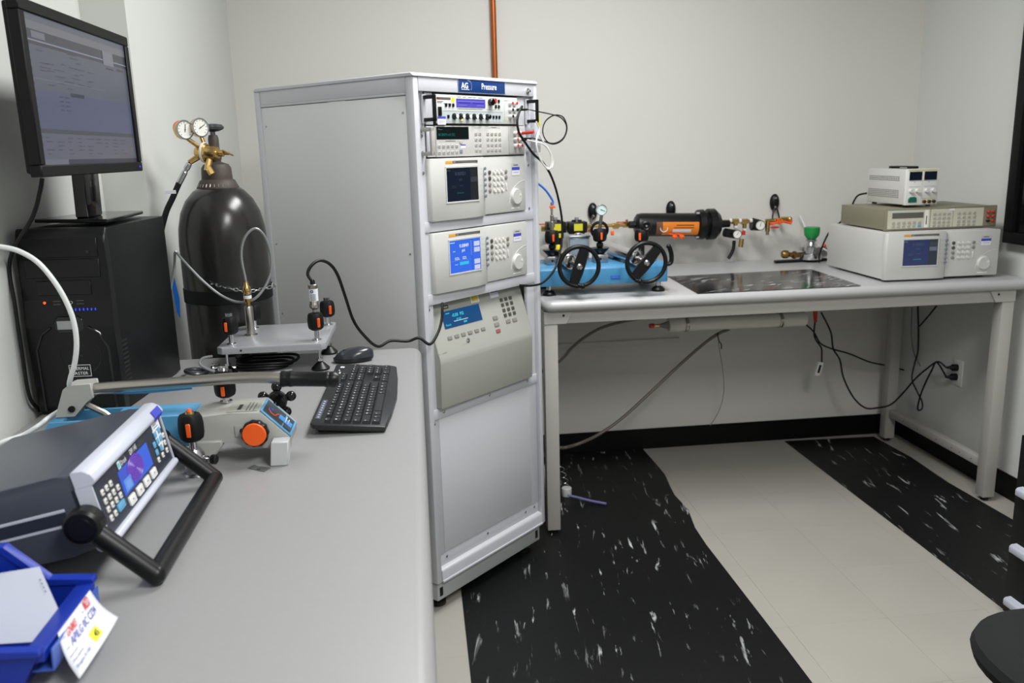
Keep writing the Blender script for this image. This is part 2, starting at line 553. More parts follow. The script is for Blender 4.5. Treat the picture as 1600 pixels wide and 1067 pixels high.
# floor mats
def mat_slab(name, pts, lab):
    bm = MB()
    bm.prism(pts, 0.0006, 0.0042, axis='z')
    o = bm.build(name, M['mat'])
    tag(o, lab, 'mat')
mat_slab('floor_mat', [(.09, .2), (1.050, .2), (1.052, 2.2), (1.046, 2.9), (1.052, 3.05), (1.080, 3.22), (1.070, 3.38), (1.079, 3.47), (1.098, 3.62), (1.094, 3.8), (1.088, 3.972), (.10, 3.972), (.094, 2.7)],
         'long black marbled floor mat running from the foreground past the rack foot')
mat_slab('floor_mat', [(1.835, .6), (2.30, .6), (2.315, 2.9), (2.300, 3.3), (2.318, 3.62), (2.30, 3.93), (1.830, 3.95), (1.836, 2.8)],
         'narrower black marbled floor mat at the right under the bench end')

# ============================================================ RACK
RK = Matrix.Translation((.018, 2.557, 0)) @ Matrix.Rotation(rad(45), 4, 'Z')
rack = thing('instrument_rack', 'tall light grey steel rack cabinet holding five instruments', 'rack', mtx=RK)
x0, x1, DP = -.006, .590, .765
b = MB(); b.box(.002, .012, .045, .568, DP - .02, .107, bev=.003); b.build('plinth', M['rack_base'], rack)
for xx in (.012, .540):
    MB().box(xx, .0112, .058, xx + .016, .02, .090, bev=.001).build('slot', M['hole'], rack)
for xx, yy in ((.05, .06), (.52, .06), (.05, .69), (.52, .69)):
    MB().lathe([(.028, 0), (.028, .012), (.01, .02), (.01, .045)], (xx, yy, 0.0045)).build('foot', M['blk'], rack)
b = MB(); b.box(x0, .0, .111, .017, .035, 1.7155, bev=.006); b.build('front_post', M['rack'], rack)
b = MB(); b.box(.572, .0, .111, x1, .035, 1.7155, bev=.004); b.build('front_post', M['rack'], rack)
b = MB(); b.box(x0, DP - .03, .111, .017, DP, 1.7155, bev=.004); b.build('rear_post', M['rack'], rack)
b = MB(); b.box(.572, DP - .03, .111, x1, DP, 1.7155, bev=.004); b.build('rear_post', M['rack'], rack)
MB().box(x0 + .004, .035, .15, .006, DP - .03, 1.6625, bev=.001).build('side_panel', M['rack_side'], rack)
MB().box(x0 + .001, .035, .111, .010, DP - .03, .148, bev=.001).build('lower_side_rail', M['rack_side'], rack)
MB().box(x0 + .001, .035, 1.664, .010, DP - .03, 1.672, bev=.003).build('side_bead', M['rack'], rack)
MB().box(x0 + .003, .035, 1.672, .010, DP - .03, 1.7155, bev=.001).build('upper_side_rail', M['rack'], rack)
MB().box(.576, .035, .111, x1 - .002, DP - .03, 1.7155, bev=.001).build('side_panel', M['rack'], rack)
MB().box(.017, DP - .02, .111, .572, DP - .004, 1.69).build('rear_panel', M['rack'], rack)
# top cap with chamfered front edge
b = MB(); b.prism([(-.004, 1.7155), (-.004, 1.7185), (.007, 1.727), (DP - .008, 1.727), (DP, 1.7185), (DP, 1.7155)], x0 - .002, x1 + .002, axis='x', bev=.002); b.build('top_cap', M['rack'], rack)
MB().box(.017, .001, 1.675, .572, .03, 1.7155, bev=.001).build('header', M['rack'], rack)
b = MB(); b.box(.019, .016, .20, .050, .030, 1.676, bev=.001); b.build('mounting_rail', M['rack'], rack)
b = MB(); b.box(.530, .016, .20, .571, .030, 1.676, bev=.001); b.build('mounting_rail', M['rack'], rack)
for z0, z1 in ((1.262, 1.293), (1.038, 1.071), (.667, .700)):
    MB().box(.019, .012, z0, .571, .030, z1, bev=.001).build('cross_bar', M['rack'], rack)
MB().box(.019, .022, .112, .571, .45, .116).build('bottom_pan', M['rack_base'], rack)
b = MB(); b.box(.0505, .015, .204, .5295, .021, .6665, bev=.0015); b.build('blank_panel', M['rack'], rack)
b = MB(); b.box(.019, .018, .158, .571, .030, .2035, bev=.001); b.build('lower_bar', M['rack'], rack)
b = MB(); b.prism([(.0, .113), (.0, .150), (.003, .156), (.020, .159), (.020, .113)], .0175, .5715, axis='x', bev=.0015); b.build('sill', M['rack'], rack)
b = MB(); b.box(.0175, -.004, .111, .5715, .001, .118, bev=.001); b.build('sill_lip', M['rack'], rack)
sm = screw_mesh(.0048, .0028)
S = [(.072, .686, .012), (.300, .686, .012), (.512, .686, .012), (.060, .184, .018), (.272, .184, .018), (.492, .184, .018), (.545, .186, .018), (.552, 1.448, .016), (.552, 1.30, .016), (.552, 1.062, .016), (.548, .684, .016), (.035, 1.50, .016), (.035, 1.548, .016), (.035, 1.44, .016), (.03, 1.025, .016), (.03, .655, .016), (.545, 1.50, .016)]
for u, v, y in S:
    place('screw', sm, rack, front(y), [(u, v)])
sidep = Matrix(((0, 0, -1, x0 + .004), (-1, 0, 0, 0), (0, 1, 0, 0), (0, 0, 0, 1)))
s3m = screw_mesh(.0035, .003)
for y_, z_ in ((.05, 1.615), (.05, 1.20), (.05, .80), (.715, 1.60), (.715, 1.2), (.715, .95), (.05, .4)):
    place('screw', s3m, rack, sidep, [(-y_, z_, 0)])
MB().lathe([(.009, 0), (.009, .004), (.004, .007), (.004, .012), (0, .012)], (.537, .001, 1.692), (0, -1, 0), n=14).build('lock', M['chrome'], rack)
# sign
sg = thing('name_sign', 'navy blue sign reading Pressure with a white gauge logo, on the rack header', 'sign', mtx=RK @ Matrix.Translation((.188, .0008, 1.6765)))
MB().box(0, -.0022, 0, .226, 0, .040, bev=.0006).build('plate', M['navy'], sg)
P = front(-.0022)
prints('border', sg, P, [(.000, 0, .226, .0007, (150, 160, 190)), (0, .0393, .226, .04, (150, 160, 190)), (0, 0, .001, .04, (150, 160, 190)), (.225, 0, .226, .04, (150, 160, 190))])
text('Pressure', sg, P, .108, .0125, .0265, TW, sx=.80, bold=.00025)
text('AG', sg, P, .013, .0125, .024, TW, sx=.95, bold=.0005)
b = MB()
for k in range(9):
    a = rad(-35 + k * 17)
    c, s_ = math.cos(a), math.sin(a)
    b.prism([(.0465 + .0135 * c - .0008 * s_, .0195 + .0155 * s_ + .0008 * c), (.0465 + .0165 * c, .0195 + .0185 * s_), (.0465 + .0135 * c + .0008 * s_, .0195 + .0155 * s_ - .0008 * c)], -.0030, -.0024, axis='y')
b.box(.013, -.003, .0085, .050, -.0024, .0098)
b.build('gauge_emblem', TW, sg)

def rk_thing(name, label, cat, z, x=0, y=0):
    return thing(name, label, cat, mtx=RK @ Matrix.Translation((x, y, z)))

# ---- top instrument: multifunction calibrator with black handles
i1 = rk_thing('calibrator', 'silver calibrator with violet display and black handles, topmost in the rack', 'instrument', 1.578)
MB().box(.082, .004, .0015, .485, .40, .0945, bev=.002).build('case', M['blk'], i1)
MB().box(.0875, .0005, .006, .4795, .005, .090, bev=.001).build('faceplate', M['silverface'], i1)
for a, c in ((.051, .082), (.485, .529)):
    MB().box(a, .010, .002, c, .015, .094, bev=.001).build('rack_ear', M['rack'], i1)
for xx in (.036, .535):
    b = MB()
    b.box(xx, -.040, .074, xx + .011, .010, .085, bev=.0025)
    b.box(xx, -.040, .010, xx + .011, .010, .021, bev=.0025)
    b.box(xx, -.040, .010, xx + .011, -.031, .085, bev=.0025)
    b.build('handle', M['blk'], i1)
    MB().box(xx - .002, .004, .006, xx + .013, .011, .088).build('handle_plate', M['rack'], i1)
P = front(.0004)
MB(P).box(.177 + .0, .055, 0, .313, .080, .0015).build('display', emit('violet_display', (104, 92, 226), .75), i1)
P2 = front(-.0012)
prints('display_text', i1, P2, [(.182, .071, .305, .0735, (140, 140, 235)), (.186, .066, .240, .069, (60, 50, 190)), (.25, .066, .305, .069, (62, 52, 190)), (.183, .060, .225, .062, (140, 140, 235)), (.27, .060, .306, .062, (140, 140, 235))], 'glow')
prints('markings', i1, P, [(.090, .075, .152, .082, (92, 84, 80)), (.090, .075, .104, .082, (196, 70, 50)), (.114, .012, .401, .043, (176, 186, 188)), (.115, .0425, .401, .0433, (110, 120, 120), 1),
    (.092, .0690, .118, .0705, (60, 60, 60)), (.092, .0655, .112, .0668, (60, 60, 60)), (.12, .063, .155, .0645, (90, 90, 90)), (.182, .084, .20, .0853, (80, 80, 80)), (.208, .084, .222, .0853, (80, 80, 80)), (.232, .084, .25, .0853, (80, 80, 80)), (.255, .084, .27, .0853, (80, 80, 80)), (.28, .084, .302, .0853, (80, 80, 80)), (.345, .084, .372, .0853, (90, 90, 90)), (.182, .049, .30, .0505, (120, 120, 120)), (.32, .049, .36, .0502, (130, 130, 130)), (.410, .014, .4105, .085, (120, 120, 120)), (.412, .079, .455, .080, (90, 90, 90)), (.415, .018, .422, .023, (220, 205, 60))])
yb = MB(P).lathe([(.0075, 0), (.0075, .0005), (0, .0005)], (.163, .076, 0), n=16).build('round_sticker', M['yellow'], i1)
sk = key_mesh(.009, .010, .003, M['blk'])
place('button', sk, i1, P, [(.130, .060), (.146, .060), (.162, .060), (.381, .077), (.366, .060), (.381, .060), (.138, .026), (.367, .027), (.382, .027), (.352, .027)])
place('red_button', key_mesh(.010, .013, .0035, M['red']), i1, P, [(.365, .078)])
place('rocker_switch', key_mesh(.014, .026, .004, M['blk']), i1, P, [(.101, .041)])
kn = MB().lathe([(.0095, 0), (.0095, .003), (.0078, .004), (.0072, .014), (.0062, .015), (0, .015)], n=16).mesh('dial_knob', M['blkgloss'])
kc = MB().lathe([(.0062, 0), (.0062, .001), (0, .001)], n=14).mesh('knob_cap', M['white'])
for u in (.164, .194, .225, .257, .289, .320):
    kk = place('dial_knob', kn, i1, P, [(u, .027)])
    if u < .31: place('knob_cap', kc, i1, P, [(u, .027, .0150)])
kk = MB(P).lathe([(.011, 0), (.011, .012), (.009, .014), (0, .014)], (.338, .073, 0), n=18).build('selector_knob', M['blkgloss'], i1)
place('indicator_lamp', round_mesh(.0022, .002, M['led_amber'], 8, 'lamp'), i1, P, [(.197, .017, .002)])
jm = MB().lathe([(.0075, 0), (.0075, .006), (.0058, .012), (.0058, .014), (0, .014)], n=16).mesh('jack', M['white'])
jr = MB().lathe([(.0048, 0), (.0048, .001), (0, .001)], n=12)
jrm = jr.mesh('jack_ring', M['red'])
jkm = MB().lathe([(.0048, 0), (.0048, .001), (0, .001)], n=12).mesh('jack_ring', M['blk'])
for q, (u, v) in enumerate(((.438, .072), (.460, .072), (.438, .051), (.460, .051), (.460, .030), (.438, .030))):
    place('jack', jm, i1, P, [(u, v)])
    place('jack_ring', jrm if q < 2 else jkm, i1, P, [(u, v, .0141)])
prints('calibration_sticker', i1, front(-.0003), [(.090, .002, .126, .0265, (222, 220, 232)), (.090, .0195, .126, .0265, (70, 80, 180), 1), (.094, .012, .121, .013, (130, 130, 160), 1), (.094, .007, .114, .008, (130, 130, 160), 1)])

# ---- second: multimeter with black display
i2 = rk_thing('bench_multimeter', 'pale beige multimeter with black display window, second from the top in the rack', 'instrument', 1.484)
MB().box(.086, .004, .001, .518, .42, .0935, bev=.002).build('case', M['ivory'], i2)
MB().box(.432, .0015, .004, .516, .006, .091, bev=.001).build('terminal_plate', mat('terminal_grey', (176, 176, 174), .45), i2)
for a, c in ((.051, .0855), (.5185, .530)):
    MB().box(a, .010, .002, c, .015, .092, bev=.001).build('rack_ear', M['rack'], i2)
b = MB(); b.box(.030, -.030, .006, .046, -.020, .088, bev=.003); b.box(.030, -.030, .076, .042, .014, .088, bev=.002); b.box(.030, -.030, .006, .042, .014, .018, bev=.002)
b.build('handle', M['steel_paint'], i2)
b = MB(); b.box(.534, -.034, .006, .562, -.022, .090, bev=.004); b.box(.538, -.030, .076, .552, .014, .088, bev=.002); b.box(.538, -.030, .006, .552, .014, .018, bev=.002)
b.build('handle', M['rack'], i2)
P = front(.004)
MB(P).box(.087, .053, 0, .233, .0905, .0012, bev=.0004, seg=1).build('display_window', M['vfd'], i2)
text('00.28479 mV DC', i2, front(.0027), .093, .063, .0115, TCd, sx=.92)
prints('markings', i2, P, [(.093, .084, .100, .0848, (90, 120, 120), 3), (.093, .0815, .113, .0823, (90, 110, 110), 3), (.096, .046, .205, .0468, (150, 150, 150)), (.125, .0475, .170, .0488, (90, 90, 90), 1), (.262, .087, .292, .0878, (90, 90, 90)), (.33, .087, .39, .0878, (90, 90, 90)), (.344, .0885, .37, .0895, (70, 70, 70)),
   (.193, .026, .217, .036, (225, 225, 232)), (.193, .034, .217, .037, (70, 60, 170), 1), (.300, .012, .3004, .09, (180, 180, 178)), (.405, .01, .4054, .09, (180, 180, 178))])
k1 = key_mesh(.0125, .0095, .002, M['keyw']); 
k1g = key_mesh(.0125, .0095, .002, mat('key_grey_light', (176, 174, 170), .5))
for u in (.096, .116, .136, .155, .175):
    place('key', k1g, i2, P, [(u, .033), (u, .014)])
place('key', k1g, i2, P, [(.194, .0325)] if False else [(.1945, .044)])
place('shift_key', key_mesh(.0125, .0115, .002, mat('slate_blue_key', (110, 128, 150), .5)), i2, P, [(.1945, .016)])
for u in (.268, .287): place('key', k1g, i2, P, [(u, v) for v in (.069, .052, .035, .018)])
for u in (.326, .346, .366, .386): place('key', k1g, i2, P, [(u, v) for v in (.069, .052, .035, .018)])
prints('key_legends', i2, front(.0018), [(u - .004, v - .0008, u + .004, v + .0008, (110, 110, 110)) for u in (.096, .116, .136, .155, .175) for v in (.033, .014)] + [(u - .003, v - .0007, u + .003, v + .0007, (80, 80, 80)) for u in (.268, .287, .326, .346, .366, .386) for v in (.069, .052, .035, .018)])
P = front(.0015)
for q, (u, v) in enumerate(((.462, .070), (.462, .050), (.462, .030), (.485, .070), (.485, .050), (.485, .030))):
    place('jack', jm, i2, P, [(u, v)])
    place('jack_ring', jrm, i2, P, [(u, v, .0141)])
# ---- banana leads (plugged in, lie across the post)
def R3(x, y, z): return tuple(RK @ Vector((x, y, z)))
l = thing('test_lead', 'thin black test lead looping out to the right of the rack top', 'lead', mtx=Matrix.Translation(R3(.46, -.02, 1.60)))
inv = Matrix.Translation(Vector(R3(.46, -.02, 1.60))).inverted()
MB(inv).tube([R3(.460, -.014, 1.629), R3(.478, -.045, 1.629), (0.417,2.871,1.623), (0.478,2.932,1.614), (0.520,2.989,1.604), (0.542,3.010,1.577), (0.533,3.001,1.542), (0.500,2.968,1.521), (0.463,2.931,1.523), (0.443,2.911,1.555), (0.454,2.922,1.591), (0.490,2.951,1.612), (0.527,2.988,1.606), (0.543,3.004,1.570), (0.526,2.987,1.533), (0.488,2.949,1.516), (0.447,2.916,1.526), (0.403,2.878,1.537), R3(.487, -.045, 1.534), R3(.485, -.016, 1.534)], .0022, n=6).build('wire', M['blk'], l)
MB(inv).cyl(R3(.460, -.014, 1.629), R3(.478, -.045, 1.629), .0045, .0035, n=10).build('plug', M['blk'], l)
MB(inv).cyl(R3(.485, -.014, 1.534), R3(.487, -.045, 1.534), .0060, .0045, n=10).build('plug', M['blk'], l)
l = thing('test_plug', 'red banana plug in the second instrument terminals', 'plug', mtx=Matrix.Translation(R3(.485, -.014, 1.554)))
MB().tube([(0, 0, 0), (.016, -.016, .001), (.034, -.03, .002)], .0052, n=10).build('body', M['red'], l)
# thick black cable down the right side of both
o = MB().tube([(0.368,2.858,1.639), (0.355,2.837,1.620), (0.346,2.821,1.590), (0.352,2.827,1.555), (0.374,2.856,1.525), (0.408,2.904,1.486), (0.446,2.942,1.455), (0.482,2.993,1.408), (0.514,3.053,1.337), (0.535,3.088,1.242), (0.530,3.084,1.149), (0.502,3.048,1.076), (0.446,2.963,1.039), (0.396,2.907,1.036), (0.348,2.880,1.043)], .0042, n=8).build('instrument_cable', M['rubber'])
tag(o, 'thick black cable arching from the rack top down in front of the bench handwheel', 'cable')
o = MB()
import itertools
for dx, dy, s_ in ((0, 0, 1), (2, 3, .94), (-1, -2, 1.05)):
    pass
o.tube([(0.418,2.886,1.590), (0.428,2.896,1.565), (0.417,2.885,1.532), (0.421,2.889,1.490), (0.446,2.914,1.447), (0.472,2.940,1.435), (0.483,2.951,1.458), (0.468,2.936,1.495), (0.442,2.910,1.528), (0.427,2.896,1.549), (0.415,2.876,1.520), (0.427,2.888,1.473), (0.457,2.918,1.434), (0.474,2.929,1.446), (0.470,2.924,1.485), (0.445,2.899,1.515), (0.417,2.885,1.524), (0.383,2.858,1.531)], .0027, n=6)
o = o.build('white_lead', M['white'])
tag(o, 'bundle of thin white lead hanging in loops beside the rack top', 'lead')
o = MB().tube([(0.431,2.928,1.610), (0.433,2.930,1.589), (0.435,2.932,1.575)], .004, n=6).build('yellow_tape', M['yellow'])
tag(o, 'strip of yellow wrap on the wires at the rack right edge', 'tape')

# ---- pressure controllers (used three times)
def controller(root, y=0.0, depth=.42, lit=False, W=.478, Hh=.187, case='ivory', ear=True):
    Mx = Matrix.Translation((0, y, 0))
    MB(Mx).box(.002, .012, .001, W - .002, depth, Hh - .001, bev=.003).build('case', M[case], root)
    b = MB(Mx); b.prism([(0, .014), (0, -.004), (.006, -.012), (.20, -.018), (.249, -.016), (.256, .0), (.256, .014)], .0, Hh, axis='z', bev=.002); b.build('left_bezel', M['ivory'], root)
    b = MB(Mx); b.box(.2565, -.0055, .002, W, .0135, Hh - .0, bev=.004); b.build('right_bezel', M['ivory'], root)
    tilt = math.atan2(-.006, .194)
    PL = Mx @ Matrix.Translation((.006, -.012, 0)) @ Matrix.Rotation(tilt, 4, 'Z') @ FRONT
    PR = Mx @ front(-.0055)
    # screen opening
    fr = MB(PL)
    for a in ((.060, .050, .211, .055), (.060, .157, .211, .163), (.060, .055, .065, .157), (.206, .055, .211, .157)):
        fr.box(a[0], a[1], -.001, a[2], a[3], .0022, bev=.0006, seg=1)
    fr.build('screen_rim', M['ivory'], root)
    MB(PL).box(.065, .055, -.001, .206, .157, .0008).build('screen', emit('lit_lcd', (38, 104, 236), .85) if lit == 'lit' else (emit('dusk_lcd', (34, 52, 110), .5) if lit == 'mid' else M['screenoff']), root)
    PS = PL @ Matrix.Translation((0, 0, .0008))
    if lit == 'lit':
        R_ = [(.165, .055, .1665, .157, (20, 70, 190)), (.176, .132, .203, .147, (214, 220, 246)), (.176, .113, .203, .128, (208, 214, 244)), (.176, .075, .203, .090, (208, 214, 244)), (.176, .057, .203, .071, (214, 218, 244)), (.066, .149, .088, .152, (190, 210, 250)), (.162, .105, .1645, .152, (130, 160, 220)), (.108, .078, .150, .088, (40, 200, 240)), (.067, .0925, .165, .0932, (120, 160, 230)), (.086, .101, .104, .1035, (210, 225, 250)), (.086, .096, .108, .0985, (210, 225, 250)), (.121, .101, .138, .1035, (210, 225, 250)), (.121, .096, .140, .0985, (210, 225, 250)), (.086, .080, .100, .0825, (160, 200, 250)), (.078, .122, .090, .124, (200, 215, 250))]
        prints('screen_graphics', root, PS, R_, 'glow')
        text('0.0849', root, PS, .109, .1335, .0155, TWg, bold=.0002); text('psi', root, PS, .119, .120, .013, TWg, bold=.0002)
    else:
        g_ = 1.0 if lit == 'mid' else .6
        c = lambda *a: tuple(int(v * g_) for v in a)
        prints('screen_graphics', root, PS, [(.170, .055, .206, .157, c(40, 48, 66)), (.172, .112, .203, .128, c(110, 120, 138), 1), (.172, .132, .203, .147, c(60, 68, 84), 1), (.066, .147, .082, .153, c(90, 100, 120)), (.108, .078, .140, .082, c(20, 130, 150)), (.086, .101, .104, .1035, c(60, 80, 120)), (.086, .096, .108, .0985, c(60, 80, 120)), (.121, .101, .138, .1035, c(60, 80, 120))], 'glow_dim')
        text('0.00021', root, PS, .102, .134, .0155, TDg); text('psi', root, PS, .120, .118, .012, TDg)
    prints('brand_strip', root, PL, [(.064, .171, .208, .1785, (72, 70, 66)), (.064, .171, .094, .1785, (228, 160, 40), 1), (.096, .173, .108, .1765, (150, 146, 140), 1), (.112, .174, .20, .1755, (140, 136, 130), 1)])
    prints('soft_key_lines', root, PL, [(.213, v - .0003, .232, v + .0003, (160, 156, 150)) for v in (.151, .134, .116, .099, .081, .064)])
    sk_ = round_mesh(.0055, .0028, M['soft'], 14, 'soft_key')
    place('soft_key', sk_, root, PL, [(.2415, v) for v in (.151, .134, .116, .099, .081, .064)])
    place('key', round_mesh(.0068, .003, M['keyd'], 14), root, PR, [(.286, .137), (.286, .118)])
    place('key', round_mesh(.0068, .003, M['keyg'], 14), root, PR, [(.286, .098), (.286, .079), (.371, .137), (.371, .118)])
    kw = key_mesh(.0135, .0125, .0032, M['keyw'], .003)
    place('key', kw, root, PR, [(u, v) for u in (.310, .330, .350) for v in (.137, .118, .099, .079)])
    place('enter_key', key_mesh(.006, .026, .003, M['keyw'], .002), root, PR, [(.371, .088)])
    b = MB(PR); b.lathe([(.030, 0), (.030, .001), (.028, .0015), (.026, .008), (.024, .010), (0, .0095)], (.420, .052, 0), n=28); kb = b.build('jog_dial', M['ivory'], root)
    b = MB(PR); b.lathe([(.006, .0), (.004, .0012), (0, .0006)], (.436, .057, .0095), n=12); b.build('finger_dimple', M['keyw'], root)
    b = MB(PR); b.tube([(.475, .104, 0), (.452, .101, 0), (.425, .090, 0), (.403, .072, 0), (.392, .052, 0), (.386, .030, 0)], .0011, n=5); b.build('molded_arc', M['ivory2'], root)
    prints('calibration_sticker', root, PR, [(.402, .122, .446, .162, (186, 188, 190)), (.403, .123, .445, .150, (222, 222, 232), 1), (.403, .140, .445, .150, (62, 70, 178), 2), (.412, .155, .436, .158, (90, 90, 90), 1), (.410, .132, .438, .1335, (150, 150, 160), 2), (.396, .012, .440, .016, (232, 232, 230))])
    if ear:
        pass
    return root
i3 = rk_thing('pressure_controller', 'pressure controller with a dark screen, third from the top in the rack', 'instrument', 1.294, .045)
controller(i3, .012)
i4 = rk_thing('pressure_controller', 'pressure controller with a bright blue lit screen in the rack middle', 'instrument', 1.0715, .045)
controller(i4, .012, lit='lit')

# ---- fifth: sloped-face controller
i5 = rk_thing('gas_flow_controller', 'beige sloped-front pressure instrument with cyan display, lowest in the rack', 'instrument', .7015, .045)
b = MB(); b.prism([(-.006, .000), (-.010, .150), (-.008, .162), (.046, .336), (.30, .336), (.30, .0)], .0, .478, axis='x', bev=.004, seg=2); b.build('case', M['taupe'], i5)
ang = math.atan2(.054, .174)
PS = Matrix.Translation((0, -.008, .162)) @ Matrix.Rotation(-ang, 4, 'X') @ FRONT
def s5(u, z):  # measured (u at y=.02, z) -> panel coordinates
    zz = z - .7015 - .162
    y = -.008 + .31 * zz
    return (u - .045 + (y - .02), zz / math.cos(ang))
def r5(u0, z0, u1, z1): 
    a = s5(u0, z0); b_ = s5(u1, z1); return (a[0], a[1], b_[0], b_[1])
MB(PS).box(s5(.103, .950)[0], s5(0, .950)[1], 0, s5(.287, .95)[0], s5(0, 1.003)[1], .0012).build('display', emit('teal_display', (16, 92, 156), .55), i5)
PD = PS @ Matrix.Translation((0, 0, .0012))
u_, v_ = s5(.150, .985)
text('-0.00  PSI', i5, PD, u_ - .014, v_ - .004, .015, TC, bold=.0002)
text('gauge', i5, PD, u_ + .004, v_ - .015, .010, TC); text('Ready', i5, PD, s5(.108, .957)[0] , v_ - .029, .010, TC)
prints('display_bars', i5, PD, [(u_ + .034, v_ - .030, u_ + .05, v_ - .024, (60, 190, 220)), (u_ - .040, v_ + .009, u_ - .022, v_ + .0115, (70, 210, 230)), (u_ - .010, v_ - .020, u_ + .058, v_ - .0175, (190, 225, 235))], 'glow')
kt = key_mesh(.020, .011, .003, M['keyg'])
place('function_key', kt, i5, PS, [s5(u, .921) for u in (.122, .155, .187, .22, .253, .286)])
ks = key_mesh(.0145, .0115, .003, M['keyd'])
cols = (.390, .415, .440)
for r_, z in enumerate((.997, .980, .962, .945)):
    place('key', ks, i5, PS, [s5(u + .0055 * r_, z) for u in cols])
kw_ = key_mesh(.024, .013, .003, M['keyg'])
place('wide_key', kw_, i5, PS, [s5(.352, .945), s5(.358, .923), s5(.420, .924), s5(.456, .923)])
place('stop_key', key_mesh(.022, .012, .003, mat('faded_red_key', (150, 84, 84), .5)), i5, PS, [s5(.363, .902)])
tri = MB(); tri.prism([(-.005, -.004), (.005, -.004), (0, .005)], 0, .0025, axis='z'); trm = tri.mesh('arrow_key', M['keyd'])
for (u, z), a in zip(((.335, .998), (.324, .983), (.355, .984), (.343, .968)), (0, 90, -90, 180)):
    o = place('arrow_key', trm, i5, PS, [s5(u, z)])[0]
    o.matrix_local = o.matrix_local @ Matrix.Rotation(rad(a), 4, 'Z')
a = s5(.207, .900)
MB(PS).lathe([(.0075, 0), (.0075, .003), (.005, .0045), (0, .0045)], (a[0], a[1], 0), n=16).build('key_lock', M['chrome'], i5)
prints('stickers', i5, PS, [r5(.236, 1.008, .270, 1.034) + ((214, 216, 218),), r5(.240, 1.014, .266, 1.031) + ((205, 190, 50), 1), r5(.336, 1.010, .372, 1.036) + ((214, 214, 228),), r5(.336, 1.027, .372, 1.036) + ((70, 66, 160), 1), r5(.06, .880, .075, .881) + ((120, 116, 108),), r5(.18, .890, .20, .891) + ((150, 146, 138),), r5(.15, 1.030, .19, 1.032) + ((110, 106, 98),)])
a = s5(.095, 1.010); prints('logo_mark', i5, PS, [(a[0], a[1], a[0] + .030, a[1] + .012, (60, 58, 54)), (a[0] + .004, a[1] + .004, a[0] + .026, a[1] + .008, (176, 172, 158), 1)])
prints('lower_mark', i5, PS, [r5(.085, .880, .105, .8825) + ((130, 126, 118),)])

# ============================================================ BENCHES
def slab(M_, x0, y0, x1, y1, z0, z1, R=.03, r=None, seg=8):
    r = r or (z1 - z0) / 2
    zc = (z0 + z1) / 2; hz = (z1 - z0) / 2
    rings = []
    for k in range(seg + 1):
        a = -math.pi / 2 + math.pi * k / seg
        off = r * math.cos(a) - r
        pts = []
        for (cx, cy, a0) in ((x1 - R, y0 + R, -90), (x1 - R, y1 - R, 0), (x0 + R, y1 - R, 90), (x0 + R, y0 + R, 180)):
            for q in range(6):
                t = rad(a0 + q * 18)
                pts.append((cx + (R + off) * math.cos(t), cy + (R + off) * math.sin(t), zc + hz * math.sin(a)))
        rings.append([M_.v(p) for p in pts])
    for a, b in zip(rings[:-1], rings[1:]):
        n = len(a)
        for i in range(n):
            j = (i + 1) % n
            M_.bm.faces.new((a[i], a[j], b[j], b[i]))
    M_.bm.faces.new(rings[0][::-1]); M_.bm.faces.new(rings[-1])
    return M_

def bench(name, label, x0, y0, x1, y1, lam, legs, ap=.05, rails=()):
    t = thing(name, label, 'table', ((x0 + x1) / 2, (y0 + y1) / 2, 0))
    I = Matrix.Translation((-(x0 + x1) / 2, -(y0 + y1) / 2, 0))
    slab(MB(I), x0, y0, x1, y1, .906, .948, R=.035).build('tabletop', lam, t)
    lx0, ly0, lx1, ly1 = legs
    W_ = .052
    for (a, c) in ((lx0, ly0), (lx1 - W_, ly0), (lx0, ly1 - W_), (lx1 - W_, ly1 - W_)):
        MB(I).box(a, c, .020, a + W_, c + W_, .9055, bev=.003).build('leg', M['steel_paint'], t)
        MB(I).lathe([(.017, 0), (.017, .008), (.008, .012), (.008, .03)], (a + W_ / 2, c + W_ / 2, .0045), n=12).build('leveling_foot', M['blk'], t)
    for (a, b_, c, d) in ((lx0 + W_, ly0 + .002, lx1 - W_, ly0 + .030), (lx0 + W_, ly1 - .030, lx1 - W_, ly1 - .002), (lx0 + .002, ly0 + W_, lx0 + .030, ly1 - W_), (lx1 - .030, ly0 + W_, lx1 - .002, ly1 - W_)):
        MB(I).box(a, b_, .857, c, d, .9055, bev=.002).build('apron', M['steel_paint'], t)
    return t, I

dk, I = bench('left_bench', 'grey laminate workbench in the left foreground holding keyboard and pump', -.872, .45, -.002, 2.432, M['lam'], (-.85, .49, -.035, 2.40))
dk.name = 'workbench'
tb, I = bench('workbench', 'grey laminate workbench against the back wall right of the rack', .455, 3.055, 2.412, 3.945, M['lam2'], (.461, 3.085, 2.363, 3.90))
for (cx, s_) in ((.461, 1), (2.363, -1)):
    pts = [(cx, .857), (cx, .905), (cx + s_ * .112, .905), (cx + s_ * .085, .857)]
    if s_ < 0: pts = pts[::-1]
    MB(I).prism(pts, 3.0815, 3.0875, axis='y', bev=.0008).build('corner_bracket', M['steel_paint'], tb)
    MB(I).cyl((cx + s_ * .074, 3.0808, .889), (cx + s_ * .074, 3.084, .889), .005, n=12).build('bolt_hole', M['hole'], tb)
MB(I).box(2.325, 3.137, .135, 2.363, 3.848, .172, bev=.002).build('side_rail', M['steel_paint'], tb)
for y_ in (3.20, 3.28, 3.34, 3.45, 3.6, 3.72):
    MB(I).cyl((2.3246, y_, .152), (2.3254, y_, .152), .003, n=8).build('rail_hole', M['hole'], tb)
MB(I).box(.463, 3.137, .135, .500, 3.848, .172, bev=.002).build('side_rail', M['steel_paint'], tb)

DZ = .9484
